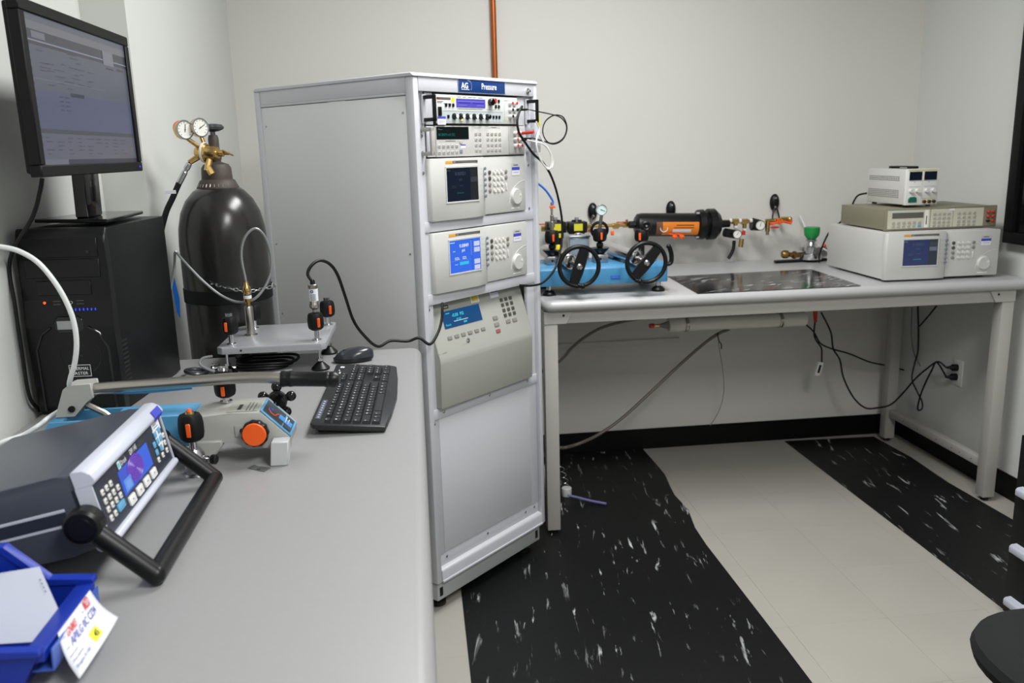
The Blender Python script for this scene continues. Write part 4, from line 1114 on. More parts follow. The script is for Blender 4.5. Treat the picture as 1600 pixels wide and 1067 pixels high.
# transmitter
t = thing('pressure_transmitter', 'steel cylindrical pressure transmitter with white label standing on the platform grip', 'sensor', (-.273, 2.225, 1.1005))
MB().lathe([(.006, 0), (.006, .008), (.010, .009), (.0125, .012), (.0125, .022), (.0115, .024), (.0115, .064), (.0125, .066), (.0125, .072), (.010, .074), (0, .074)], (0, 0, 0), n=20).build('body', M['steel'], t)
MB().lathe([(.0131, 0), (.0131, .004)], (0, 0, .016), n=6).build('hex_nut', M['chrome'], t)
MB().lathe([(.0119, 0), (.0119, .032)], (0, 0, .030), n=20).build('white_label', M['paper'], t)
lp = MB()
for k in range(5): lp.box(-.006, -.0126, .033 + k * .0035, .007, -.0121, .0342 + k * .0035)
lp.build('label_lines', TG, t)
MB().torus((-.002, -.0123, .056), (0, 1, 0), .0030, .0010, 12, 5).build('label_omega', TK, t)
b = MB(); b.lathe([(.0065, 0), (.0065, .008), (.0045, .012), (0, .012)], (0, 0, .0735), n=14); b.build('cable_gland', M['blk'], t)
I3 = Matrix.Translation((-.273, 2.225, 1.1005)).inverted()
MB(I3).tube([(-.273, 2.225, 1.180), (-0.284,2.230,1.201), (-0.273,2.240,1.222), (-0.253,2.260,1.231), (-0.230,2.280,1.217), (-0.214,2.300,1.184), (-0.201,2.340,1.116), (-0.187,2.370,1.047), (-0.163,2.390,0.999), (-0.127,2.420,0.956), (-.09, 2.46, .962), (-.04, 2.475, .955), (-.006, 2.478, .962), (0.025,2.480,0.941), (0.051,2.519,0.966), (0.065,2.547,1.000), (0.069,2.565,1.032), (0.070,2.583,1.045)], .0044, n=8).build('cable', M['rubber'], t)

# ---- coiled cables under the platform
cb = MB()
for k in range(3):
    R_ = .050 + .005 * k
    cx, cy = -.425 + .006 * k, 2.27 + .006 * k
    cb.tube([(cx + R_ * 1.35 * math.cos(a), cy + R_ * math.sin(a), .955 + .0062 * k + .002 * math.sin(3 * a)) for a in [2 * math.pi * q / 18 for q in range(19)]], .0038, n=6, sub=3)
o = cb.build('coiled_cable', M['rubber']); tag(o, 'coil of black cable lying under the aluminium platform', 'cable')
o = MB().tube([(-.54, 2.21, 1.00), (-.562, 2.20, .998), (-.568, 2.19, .985), (-.545, 2.18, .972), (-.50, 2.175, .957), (-.44, 2.165, .956), (-.38, 2.17, .956), (-.34, 2.195, .956)], .0034, n=7).build('grey_cable', mat('pale_grey_jacket', (132, 134, 136), .4))
tag(o, 'pale grey cable curving around the left corner of the platform', 'cable')
t = thing('cable_clamp', 'shiny steel cable connector lying beside the tower base', 'connector', (-.572, 2.225, DZ), rad(12))
MB().lathe([(.008, 0), (.013, .004), (.013, .010), (.0115, .012), (.0115, .02), (.009, .024), (.004, .026)], (.020, 0, .0135), (1, .1, 0), n=18).build('collar', M['chrome'], t)
MB().torus((-.016, 0, .010), (.15, 0, 1), .026, .0055, 24, 8).build('loop', M['navycloth'], t)
MB().tube([(.044, .003, .0135), (.056, .005, .010), (.068, .008, .009), (.082, .010, .008)], .0048, n=8).build('strap_end', M['steel'], t)

# ---- tilted pressure indicator with handle stand
DM = Matrix.Translation((-.453, 1.097, .9905)) @ Matrix.Rotation(rad(90), 4, 'Z') @ Matrix.Rotation(rad(-11), 4, 'X')
dp = thing('pressure_indicator', 'dark blue-grey portable pressure indicator propped on its black bar handle', 'instrument', mtx=Matrix.Translation((-.453, 1.097, .949)))
A_ = Matrix.Translation((-.453, 1.097, .949)).inverted() @ DM
DW, DH, DD = .312, .114, .232
b = MB(A_)
b.prism([(-.014, .004), (-.014, .106), (-.006, .111), (.010, .113), (DD - .03, .113), (DD, .10), (DD, .014), (DD - .02, .004), (.02, .0)], .003, DW - .003, axis='x', bev=.003, seg=2)
b.build('case', M['case'], dp)
for xx in (.0025, DW - .0055):
    for z0 in (.043, .064):
        MB(A_).box(xx, .012, z0, xx + .003, DD - .004, z0 + .0045, bev=.0006, seg=1).build('side_trim', M['lilac'], dp)
MB(A_).box(.0022, .012, .0475, .0032, DD - .004, .064).build('side_groove', M['panel'], dp)
# front bumpers and panel (panel face at y=-.030, z .014 - .090)
b = MB(A_); b.prism([(-.0285, .0905), (-.036, .092), (-.040, .098), (-.0365, .107), (-.027, .1145), (-.014, .1155), (-.010, .113), (-.010, .0905)], 0, DW, axis='x', bev=.0015, seg=1); b.build('top_bumper', M['lilac'], dp)
b = MB(A_); b.prism([(-.0285, .0135), (-.036, .013), (-.038, .006), (-.030, -.002), (-.014, -.002), (-.010, .002), (-.010, .0135)], 0, DW, axis='x', bev=.0015, seg=1); b.build('bottom_bumper', M['lilac'], dp)
for xx in (0, DW - .0025):
    b = MB(A_); b.prism([(-.0325, .010), (-.0325, .0915), (-.0105, .0915), (-.0105, .004)], xx, xx + .0025, axis='x'); b.build('side_cheek', M['lilac'], dp)
MB(A_).box(.0028, -.030, .0138, DW - .0028, -.004, .0902).build('front_panel', M['panel'], dp)
PF = A_ @ Matrix.Translation((.003, -.030, .090)) @ FRONT
MB(PF).box(.088, -.053, -.001, .218, -.016, .0008).build('screen', emit('indicator_lcd', (52, 92, 214), .8), dp)
EL = PF @ Matrix.Translation((.150, -.0315, 0)) @ Matrix.Diagonal((1.6, .92, 1, 1))
bm_ = MB(EL); bm_.lathe([(.021, 0), (.021, .0002), (0, .0002)], (0, 0, .0013), n=28)
prints('screen_tint', dp, PF @ Matrix.Translation((0, 0, .0008)), [(.150, -.053, .218, -.016, (48, 104, 232)), (.094, -.050, .124, -.032, (96, 150, 236), 1), (.10, -.047, .118, -.036, (120, 170, 240), 2)], 'glow')
bm_.build('screen_circle', emit('violet_blob', (96, 62, 190), .75), dp)
for k in range(5):
    MB(EL).torus((0, 0, .0015), (0, 0, 1), .004 + .0038 * k, .00035, 30, 4).build('screen_ring', emit('ring_violet', (130, 84, 214), .7) if k == 0 else bpy.data.materials['ring_violet'], dp)
prints('logo_box', dp, PF, [(.093, -.0145, .129, -.0025, (120, 126, 138)), (.0935, -.014, .1285, -.003, (40, 46, 58), 1), (.0935, -.014, .1035, -.003, (200, 226, 230), 2), (.0955, -.012, .100, -.005, (40, 170, 190), 3)])
text('Druck', dp, PF, .1045, -.0118, .0105, TW, sx=.85, lift=.0018)
text('DPI 145', dp, PF, .148, -.0115, .0115, TW, sx=.82)
text('Precision', dp, PF, .186, -.0065, .0042, TG, sx=.9); text('Pressure Indicator', dp, PF, .186, -.0115, .0042, TG, sx=.9)
sk_ = MB().box(-.0047, -.0041, 0, .0047, .0041, .0022, bev=.0018, seg=2).mesh('key', M['keyw'])
K1 = [(u + .003, v) for u, v in [(.020, -.019), (.036, -.019), (.052, -.019)] + [(u, v) for u in (.020, .036, .052, .069) for v in (-.032, -.044)] + [(.020, -.057), (.036, -.057)]]
place('key', sk_, dp, PF, K1)
place('blue_key', MB().box(-.0135, -.0055, 0, .0135, .0055, .0024, bev=.0022, seg=2).mesh('blue_key', M['keyblue']), dp, PF, [(.0635, -.056)])
place('menu_key', MB().box(-.0125, -.0068, 0, .0125, .0068, .0026, bev=.0024, seg=2).mesh('menu_key', M['white']), dp, PF, [(u, -.064) for u in (.104, .139, .173, .207)])
place('key', sk_, dp, PF, [(.245, -.056), (.268, -.056), (.291, -.056), (.293, -.043), (.296, -.031)])
MB(PF).prism([(.258, -.012), (.292, -.012), (.290, -.034), (.280, -.050), (.272, -.050), (.262, -.034)], 0, .0009, axis='z').build('pale_key_field', M['white'], dp)
place('blue_key', MB().box(-.0058, -.0048, 0, .0058, .0048, .0026, bev=.0019, seg=2).mesh('blue_key', M['keyblue']), dp, PF, [(.263, -.019), (.284, -.018), (.264, -.031), (.281, -.031), (.247, -.031), (.270, -.044), (.247, -.044)])
prints('key_legends', dp, PF @ Matrix.Translation((0, 0, .0024)), [(u - .0018, v - .0010, u + .0018, v + .0010, (90, 96, 110)) for u, v in K1 + [(.104, -.064), (.139, -.064), (.173, -.064), (.207, -.064), (.245, -.056), (.268, -.056), (.291, -.056), (.293, -.043), (.296, -.031)]], lift=.0005)
SPn = A_ @ Matrix.Translation((.003, -.0405, .099)) @ FRONT
b = MB(A_); b.prism([(-.0308, .072), (-.0308, .0905), (-.0375, .0925), (-.0408, .0985), (-.0364, .1095), (-.0355, .1085), (-.0398, .0982), (-.0368, .0935), (-.0302, .091), (-.0300, .072)], .264, .300, axis='x'); b.build('service_sticker', M['paper'], dp)
b = MB(A_); b.prism([(-.0384, .0925), (-.0415, .0986), (-.0368, .1100), (-.0360, .1092), (-.0408, .0984), (-.0378, .0931)], .263, .301, axis='x'); b.build('sticker_band', mat('violet_blue_band', (56, 64, 180), .5), dp)
prints('sticker_lines', dp, A_ @ Matrix.Translation((.264, -.0309, .072)) @ FRONT, [(.004, .012, .020, .0133, (90, 94, 110)), (.004, .008, .026, .0093, (90, 94, 110)), (.010, .003, .030, .0045, (90, 94, 110))])
# handle
HL = [Vector((-.445, 1.080, 1.038)), Vector((-.366, 1.078, .963)), Vector((-.366, 1.424, .963)), Vector((-.445, 1.426, 1.038))]
I = Matrix.Translation((-.453, 1.097, .949)).inverted()
b = MB(I)
for p, q in ((HL[0], HL[1]), (HL[3], HL[2])):
    b.tube([p, p.lerp(q, .25), p.lerp(q, .75), q], .0135, n=12, smooth=False)
    b.sphere(q, .0138, 12)
b.tube([HL[1], HL[2]], .0135, n=12, smooth=False)
b.build('bar_handle', M['blk'], dp)
for hy, s_ in ((1.078, -1), (1.424, 1)):
    b = MB(I); b.lathe([(r_ * (1 if s_ < 0 else .62), h_) for r_, h_ in [(0, -.012), (.024, -.012), (.0245, .008), (.021, .012), (.0155, .0125), (.015, .015), (0, .015)]], (-.447, hy, 1.040), (0, s_, 0), n=26)
    b.build('handle_hub', M['blk'], dp)
MB(I).box(-.70, 1.12, .9485, -.655, 1.39, .953, bev=.001).build('rear_skid', M['blk'], dp)

# ---- blue bin
BX = (-.50, .945, DZ)
bn = thing('storage_bin', 'blue plastic open-front parts bin in the lower left corner', 'bin', BX)
I = Matrix.Translation(BX).inverted() @ Matrix.Translation((-.019, -.014, 0))
prof = [(-.62, .950), (-.425, .950), (-.395, 1.000), (-.448, 1.003), (-.492, 1.052), (-.62, 1.052)]
for y0, y1 in ((.862, .866), (1.014, 1.018)):
    MB(I).prism(prof, y0, y1, axis='y', bev=.001).build('side_wall', M['bin'], bn)
for y0, y1 in ((.856, .868), (1.012, 1.026)):
    b = MB(I)
    b.prism([(-.62, 1.047), (-.62, 1.054), (-.490, 1.054), (-.446, 1.006), (-.394, 1.004), (-.394, .996), (-.449, .998), (-.494, 1.047)], y0, y1, axis='y', bev=.0012)
    b.build('rolled_rim', M['bin'], bn)
MB(I).box(-.62, .864, .9495, -.425, 1.016, .953).build('bottom', M['bin'], bn)
MB(I).box(-.624, .862, .9495, -.619, 1.018, 1.052, bev=.001).build('back_wall', M['bin'], bn)
b = MB(I); b.prism([(-.428, .950), (-.423, .950), (-.409, .985), (-.394, .985), (-.393, .998), (-.414, .998)], .866, 1.014, axis='y', bev=.0008); b.build('front_lip', M['bin'], bn)
ch = MB(I); ch.prism([(-.4105, .972), (-.390, .972), (-.389, .996), (-.3875, .996), (-.3885, .9705), (-.4105, .9705)], .872, 1.008, axis='y'); ch.build('card_channel', mat('clear_holder', (60, 92, 180), .25), bn)
# label card (curled sheet)
cd = thing('label_card', 'white handwritten label card curling out of the front of the blue bin', 'card', (-.385, .93, .95))
I2 = Matrix.Translation((-.385, .93, .95)).inverted()
c00, c10, c11, c01 = Vector((-.4105, .978, .999)), Vector((-.374, .956, .972)), Vector((-.378, .845, .966)), Vector((-.4115, .886, .998))
def card(u, v):
    p = c01.lerp(c00, u).lerp(c11.lerp(c10, u), v)
    n_ = Vector((.65, 0, .75)).normalized()
    return p + n_ * (.006 * math.sin(math.pi * u) * (v) - .004 * math.sin(math.pi * v) + .004 * math.sin(3 * u))
def cardmesh(name, quads, mt, off, parent):
    bm = bmesh.new()
    nrm = Vector((.65, 0, .75)).normalized()
    for (ua, va, ub, vb) in quads:
        nu, nv = max(1, int(abs(ub - ua) * 12)), max(1, int(abs(vb - va) * 8))
        g = [[bm.verts.new(I2 @ (card(ua + (ub - ua) * i / nu, va + (vb - va) * j / nv) + nrm * off)) for i in range(nu + 1)] for j in range(nv + 1)]
        for j in range(nv):
            for i in range(nu): bm.faces.new((g[j][i], g[j][i + 1], g[j + 1][i + 1], g[j + 1][i]))
    me = bpy.data.meshes.new(name); bm.to_mesh(me); bm.free(); me.materials.append(mt)
    me.polygons.foreach_set('use_smooth', [True] * len(me.polygons))
    o = bpy.data.objects.new(name, me); COL.objects.link(o); o.parent = parent
    return o
s_ = cardmesh('card', [(0, 0, 1, 1)], M['paper'], 0, cd)
sm_ = s_.modifiers.new('t', 'SOLIDIFY'); sm_.thickness = .0006; sm_.offset = -1
def bend_text(s, u0, v0, hgt, wid, mt, name='handwriting', bold=0):
    """text laid along the card; hgt and wid are in card fractions"""
    cu = bpy.data.curves.new(name, 'FONT'); cu.body = s; cu.size = 1; cu.resolution_u = 2; cu.offset = bold; cu.shear = .25
    tmp = bpy.data.objects.new('tmp', cu); COL.objects.link(tmp)
    me = bpy.data.meshes.new_from_object(tmp.evaluated_get(bpy.context.evaluated_depsgraph_get()))
    bpy.data.objects.remove(tmp)
    xs = [v.co.x for v in me.vertices]; x1_ = max(xs) or 1
    for v in me.vertices:
        u = u0 + v.co.x / x1_ * wid; vv = v0 - v.co.y * hgt
        v.co = I2 @ (card(u, vv) + Vector((.65, 0, .75)).normalized() * .0016)
    me.materials.clear(); me.materials.append(mt)
    o = bpy.data.objects.new(name, me); COL.objects.link(o); o.parent = cd
bend_text('Cust:', .04, .20, .07, .07, TG, 'lettering'); bend_text('GNMI3', .13, .26, .24, .24, TR_, bold=.015)
bend_text('Date:', .52, .20, .07, .07, TG, 'lettering'); bend_text('MZD', .62, .22, .30, .20, TR_, bold=.02)
bend_text('CAL#', .04, .42, .06, .07, TG, 'lettering'); bend_text('APILG 0C CZ34', .14, .46, .24, .68, TB, bold=.012)
bend_text('Instrument', .04, .58, .07, .16, TG, 'lettering'); bend_text('Description', .04, .70, .08, .2, TG, 'lettering'); bend_text('Ranges 0-100', .04, .84, .10, .26, TB)
cardmesh('highlight', [(.40, .60, .58, .86)], mat('yellow_highlighter', (226, 226, 60), .7), .0011, cd)
bend_text('45', .45, .80, .20, .10, TK, bold=.02)
cardmesh('rule', [(.56, .60, .90, .607)], TG, .0014, cd)
# papers in the bin
pp = thing('paper_sheet', 'large blank white paper sheet leaning in the blue bin', 'paper', (-.52, .93, .96))
I3 = Matrix.Translation((-.52, .93, .96)).inverted()
b = MB(I3)
def quad_sheet(b, pts, t_=.0006):
    N_ = len(pts); A = [b.v(p) for p in pts]; n_ = (Vector(pts[1]) - Vector(pts[0])).cross(Vector(pts[2]) - Vector(pts[0])).normalized() * t_
    B = [b.v(Vector(p) + n_) for p in pts]
    b.bm.faces.new(A); b.bm.faces.new(B[::-1])
    for i in range(N_): b.bm.faces.new((A[i], B[i], B[(i + 1) % N_], A[(i + 1) % N_]))
quad_sheet(b, [(-0.469,0.992,1.028), (-0.427,0.935,0.992), (-0.450,0.911,0.976), (-0.535,0.915,0.976), (-0.555,0.986,1.022)]); b.build('sheet', M['paper_shaded'], pp)
tx = MB(I3)
for k in range(4):
    a = Vector((-0.463,0.975,1.019)).lerp(Vector((-0.450,0.957,1.010)), k / 3.6) + Vector((0, 0, .0012))
    tx.tube([a, a + Vector((.002, -.002, -.001))], .0005, n=4, smooth=False)
tx.build('printed_line', TK, pp)
bx_ = thing('paper_slip', 'grey-green card lying deep in the blue bin under the paper', 'card', (-.5, .90, .955))
I4 = Matrix.Translation((-.5, .90, .955)).inverted()
b = MB(I4); b.box(-.535, .875, .9545, -.450, .925, .959, bev=.001); b.build('card', mat('grey_green_card', (104, 116, 112), .7), bx_)
b = MB(I4); b.box(-.552, .872, .9592, -.525, .888, .9605); b.build('white_tab', M['paper'], bx_)

# ============================================================ GAS CYLINDER
CX, CY = -.572, 2.62
gc = thing('gas_cylinder', 'tall black scuffed gas cylinder standing in the left corner', 'gas cylinder', (CX, CY, 0))
MB().lathe([(0, 0.001), (.110, .001), (.124, .02), (.126, .05), (.126, 1.255), (.123, 1.30), (.113, 1.345), (.096, 1.380), (.074, 1.405), (.055, 1.418), (0, 1.418)], n=48).build('body', M['tank'], gc)
MB().lathe([(.060, 1.408), (.060, 1.416), (.050, 1.436), (.044, 1.440), (.042, 1.472), (.036, 1.482), (.020, 1.488), (.016, 1.489), (.016, 1.50), (0, 1.50)], n=28).build('neck_collar', M['rust'], gc)
tk = MB()
for a in range(200, 330, 12):
    r_ = .0585; c, s__ = math.cos(rad(a)), math.sin(rad(a))
    tk.tube([(r_ * c, r_ * s__, 1.419), ((r_ - .004) * c, (r_ - .004) * s__, 1.427)], .0012, n=4, smooth=False)
tk.build('stamped_marks', M['steel'], gc)
MB().lathe([(.0, 1.496), (.018, 1.496), (.019, 1.505), (.015, 1.508), (.015, 1.556), (.012, 1.566), (0, 1.566)], n=20).build('valve_body', M['rust'], gc)
MB().lathe([(.007, 1.562), (.007, 1.575), (.016, 1.576), (.030, 1.582), (.032, 1.588), (.026, 1.595), (.010, 1.598), (0, 1.598)], n=40, lobes=8, amp=.06).build('hand_wheel', M['navycloth'], gc)
MB().cyl((.0, -.012, 1.522), (.0, -.030, 1.522), .013, n=6).build('outlet_nut', M['rust'], gc)
# regulator
rg = thing('gas_regulator', 'brass pressure regulator with two round gauges on the gas cylinder valve', 'regulator', (CX, CY - .055, 1.50))
I = Matrix.Translation((CX, CY - .055, 1.50)).inverted()
c0 = Vector((-0.591,2.565,1.517))
dirT = (Vector((-0.523,2.545,1.512)) - c0).normalized()
b = MB(I)
b.cyl((CX, CY - .030, 1.522), c0, .010, n=6)
b.lathe([(0, -.022), (.014, -.022), (.017, -.016), (.017, -.002), (.026, 0), (.027, .008), (.021, .012), (.020, .038), (.015, .046), (.009, .048), (.009, .062), (.004, .064), (0, .064)], c0, dirT, n=24)
pT = c0 + dirT * .062
b.cyl(pT, pT + dirT * .016, .004, n=8)
b.tube([pT + dirT * .012 + Vector((0, 0, .004)) - Vector((.014, 0, -.006)), pT + dirT * .012 + Vector((.016, 0, -.006))], .0026, n=6, smooth=False)
b.build('brass_body', M['brass'], rg)
MB(I).lathe([(.0285, 0), (.0295, .003), (.0285, .006)], c0 + dirT * .001, dirT, n=24).build('marked_ring', M['white'], rg)
for (cx_, cy_, bx2, by2) in ((287, 203, 303, 228), (312, 200, 318, 228)):
    pass
def gauge(root, I_, c, d, r, rim=None, back=None, face=None, needle=40, th=.018):
    d = Vector(d).normalized(); c = Vector(c)
    b = MB(I_); b.lathe([(0, -th), (r * .92, -th), (r * .97, -th * .8), (r, -.002)], c, d, n=28); b.build('gauge_case', back or M['brass'], root)
    b = MB(I_); b.lathe([(r, -.003), (r * 1.03, 0), (r, .003), (r * .90, .0032), (r * .88, .001)], c, d, n=28, cap=False); b.build('gauge_rim', rim or M['lens'], root)
    b = MB(I_); b.lathe([(r * .90, -.001), (r * .90, .0008), (0, .0008)], c, d, n=28); b.build('dial', face or M['gaugeface'], root)
    A = I_ @ Matrix.Translation(c) @ d.to_track_quat('Z', 'Y').to_matrix().to_4x4()
    tkm = MB(A)
    for k in range(11):
        a = rad(-45 + k * 27)
        p1_ = (math.cos(a) * r * .80, math.sin(a) * r * .80, .0014); p2_ = (math.cos(a) * r * .66, math.sin(a) * r * .66, .0014)
        tkm.tube([p1_, p2_], r * .022, n=4, smooth=False)
    a = rad(needle)
    tkm.tube([(-math.cos(a) * r * .25, -math.sin(a) * r * .25, .002), (math.cos(a) * r * .62, math.sin(a) * r * .62, .002)], r * .035, n=4, smooth=False)
    tkm.lathe([(r * .08, 0), (0, .001)], (0, 0, .0018), n=8)
    tkm.build('dial_marks', TK, root)
g1 = Vector((-0.628,2.535,1.580)); g2 = Vector((-0.591,2.560,1.586))
gauge(rg, I, g1, (.74, -.66, .05), .0265, needle=80); gauge(rg, I, g2, (.74, -.66, .05), .0265, needle=30)
b = MB(I); b.cyl(g1 + Vector((-.004, .006, -.018)), c0 + Vector((-.004, 0, .010)), .006, n=10); b.cyl(g2 + Vector((-.004, .006, -.018)), c0 + Vector((.008, 0, .010)), .006, n=10)
b.cyl(c0 + Vector((-.006, 0, -.006)), Vector((-0.628,2.545,1.490)), .0095, .0075, n=8)
e0 = c0 + dirT * .022
b.cyl(e0, e0 + Vector((-.012, -.012, -.050)), .009, n=8); b.cyl(e0 + Vector((-.010, -.010, -.038)), e0 + Vector((.002, -.014, -.060)), .0095, n=6)
b.build('brass_fittings', M['brass'], rg)
MB(I).cyl(g1 + Vector((-.0135, .0125, .004)), g1 + Vector((-.0160, .0150, .004)), .0225, n=20).build('orange_cover', M['orange'], rg)
h0 = Vector((-0.628,2.545,1.488)); h1 = Vector((-0.662,2.545,1.434))
b = MB(I); b.lathe([(.0075, 0), (.0085, .003), (.0085, .018), (.0068, .020), (.0068, .026), (.0085, .028), (.0085, (h1 - h0).length)], h0, h1 - h0, n=16); b.build('hose_ferrule', M['chrome'], rg)
MB(I).tube([h1, (-0.683,2.540,1.393), (-0.708,2.535,1.344), (-.735, 2.53, 1.25), (-.745, 2.50, 1.10), (-.742, 2.47, .98)], .0085, n=10).build('black_hose', M['rubber'], rg)
hp = Vector((-0.679,2.540,1.409))
MB(I).box(hp.x - .020, hp.y - .012, hp.z - .004, hp.x + .010, hp.y - .0108, hp.z + .006, bev=.0004, seg=1).build('paper_tag', M['paper'], rg)
# strap and chain
o = MB().lathe([(.1275, 1.085), (.1285, 1.086), (.1285, 1.124), (.1275, 1.125)], (CX, CY, 0), n=48)
o = o.build('cylinder_strap', M['blkmatte']); tag(o, 'black webbing strap around the gas cylinder body', 'strap')
o = MB().prism([(-.718, 1.16), (-.708, 1.165), (-.700, 1.10), (-.704, 1.04), (-.712, 1.06)], 2.553, 2.556, axis='y', bev=.0008).build('strap_tail', M['bluestrap'])
tag(o, 'bright blue strap tail hanging at the left edge of the gas cylinder', 'strap')
chn = thing('safety_chain', 'shiny steel link chain across the front of the gas cylinder', 'chain', (CX, CY - .14, 1.1))
I = Matrix.Translation((CX, CY - .14, 1.1)).inverted()
ca = [(-0.601,2.500,1.154), (-0.563,2.485,1.142), (-0.527,2.480,1.132), (-0.493,2.485,1.124), (-0.460,2.500,1.124), (-0.430,2.530,1.127)]
CP = spline(ca, 3)
for k in range(len(CP) - 1):
    a, c = Vector(CP[k]), Vector(CP[k + 1])
    d = (c - a).normalized(); L_ = (c - a).length * .72
    s1_ = d.cross(Vector((0, 0, 1))).normalized(); up_ = s1_.cross(d)
    wv = up_ if k % 2 == 0 else s1_
    mid = (a + c) / 2
    pts = []
    for q in range(13):
        t = 2 * math.pi * q / 12
        pts.append(mid + d * (L_ * math.cos(t)) + wv * (.0042 * math.sin(t)))
    MB(I).tube(pts, .0012, n=5, sub=2).build('link', M['chrome'], chn)
MB(I).tube([CP[-1], Vector(CP[-1]) + Vector((.004, .004, .010)), Vector(CP[-1]) + Vector((.010, .01, 0)), Vector(CP[-1]) + Vector((.004, .01, -.008))], .0025, n=6).build('snap_hook', M['chrome'], chn)

# ============================================================ RIGHT BENCH ITEMS
TZ = .9484
t = thing('bench_mat', 'glossy black marbled mat lying flat on the right bench', 'mat', (1.385, 3.30, TZ))
MB().prism([(-.335, -.225), (.325, -.222), (.345, .252), (-.315, .230)], 0, .0022, axis='z').build('mat', M['mat2'], t)

# ---- hydraulic bench press (deadweight tester base) with two handwheels
BP = (.72, 3.28, TZ)
hb = thing('pressure_press', 'blue bench pressure press with two black handwheels next to the rack', 'press', BP)
I = Matrix.Translation(BP).inverted()
b = MB(I); b.prism([(3.170, .986), (3.172, 1.048), (3.186, 1.060), (3.42, 1.060), (3.42, .986)], .462, .962, axis='x', bev=.003, seg=2); b.build('blue_housing', M['blue2'], hb)
prints('blue_badge', hb, I @ front(3.1685), [(.735, 1.006, .773, 1.018, (40, 90, 190)), (.739, 1.010, .769, 1.014, (60, 120, 210), 1)], lift=.0012)
for fx, fy in ((.500, 3.20), (.930, 3.19), (.500, 3.39), (.930, 3.39)):
    MB(I).lathe([(.026, 0), (.026, .008), (.019, .016), (.008, .021), (.008, .040)], (fx, fy, TZ), n=22).build('foot', M['blk'], hb)
    MB(I).cyl((fx, fy, TZ + .021), (fx, fy, .987), .0095, n=14).build('foot_stud', M['chrome'], hb)
for k, (wx, wz, yy, ang_) in enumerate(((.594, 1.073, 3.070, 72), (.849, 1.077, 3.070, 50))):
    b = MB(I); b.torus((wx, yy, wz), (0, 1, 0), .0735, .0085, 48, 10); b.build('handwheel_rim', M['blk'], hb)
    A = I @ Matrix.Translation((wx, yy, wz)) @ Matrix.Rotation(rad(-ang_), 4, 'Y')
    b = MB(A); b.prism([(-.072, -.017), (-.020, -.021), (.020, -.021), (.072, -.017), (.072, .017), (.020, .021), (-.020, .021), (-.072, .017)], -.006, .010, axis='y', bev=.003); b.build('spoke_plate', M['blk'], hb)
    b = MB(I); b.lathe([(.011, 0), (.011, .004), (.006, .008), (0, .008)], (wx, yy - .006, wz), (0, -1, 0), n=16); b.build('hub_nut', M['chrome'], hb)
    ga = rad(-82 if k == 0 else -112)
    gx, gz = wx + .073 * math.cos(ga), wz + .073 * math.sin(ga)
    b = MB(I); b.cyl((gx - .018, yy - .010, gz + .006), (gx, yy - .012, gz), .008, .009, n=10); b.sphere((gx, yy - .012, gz), .011, 12); b.build('crank_knob', M['blk'], hb)
    b = MB(I); b.cyl((wx, yy + .010, wz), (wx, 3.175, wz + .004), .013, n=16); b.build('spindle', M['steel'], hb)
    b = MB(I); b.cyl((wx - .018, 3.16, wz + .009), (wx - .07, 3.42, wz + .022), .027, n=22, bev=.003); b.lathe([(.024, 0), (.029, .003), (.029, .014), (.024, .017)], (wx - .012, 3.142, wz + .008), (-.2, 1, .04), n=22); b.build('ram_cylinder', M['chrome'], hb)
b = MB(I); b.tube([(0.952,3.120,1.126), (0.960,3.120,1.096), (0.958,3.120,1.067), (0.938,3.120,1.060)], .0090, n=8); b.sphere((0.949,3.120,1.128), .0095); b.build('far_wheel_grip', M['blk'], hb)
# mounting blocks
for x_ in (.500, .690):
    MB(I).box(x_, 3.24, 1.0605, x_ + .052, 3.30, 1.092, bev=.002).build('silver_block', M['alu'], hb)
    MB(I).cyl((x_ + .022, 3.2392, 1.076), (x_ + .022, 3.241, 1.076), .005, n=12).build('block_port', M['hole'], hb)
    b = MB(I); b.lathe([(.018, 0), (.036, .020), (.037, .023), (.014, .023), (.014, .0235), (0, .0235)], (x_ + .026, 3.27, 1.0935), n=24, lobes=12, amp=.02); b.build('drip_cup', M['blk'], hb)
    b = MB(I); b.lathe([(.008, 0), (.014, .006), (.014, .018), (.007, .022), (.007, .034)], (x_ + .026, 3.27, 1.1165), n=18); b.build('valve_neck', M['blk'], hb)
    b = MB(I); b.lathe(grip_profile(.027, .052), (x_ + .026, 3.27, 1.140), (0, 0, 1), n=48, lobes=6, amp=.03); b.build('valve_grip', M['blkmatte'], hb)
    MB(I).box(x_ + .023, 3.240, 1.150, x_ + .031, 3.2435, 1.178, bev=.001, seg=1).build('orange_inset', M['orange'], hb)
MB(I).box(.540, 3.262, 1.10, .556, 3.270, 1.135, bev=.001).build('yellow_tag', M['yellow'], hb)
b = MB(I); b.lathe([(.007, 0), (.007, .012), (.011, .013), (.011, .034), (.007, .036), (.007, .058), (.004, .060), (.004, .072)], (.527, 3.27, 1.190), n=16); b.build('quick_fitting', M['steel'], hb)
b = MB(I); b.cyl((.527, 3.27, 1.262), (.527, 3.27, 1.300), .0048, n=10); b.build('hose_stub', M['chrome'], hb)
MB(I).box(.518, 3.262, 1.277, .540, 3.272, 1.286, bev=.001).build('orange_clip', M['orange'], hb)
MB(I).tube([(.527, 3.27, 1.285), (0.534,3.280,1.301), (0.512,3.280,1.338), (0.490,3.280,1.361), (0.463,3.280,1.379), (0.429,3.300,1.389)], .0042, n=8).build('blue_hose', M['bluecable'], hb)
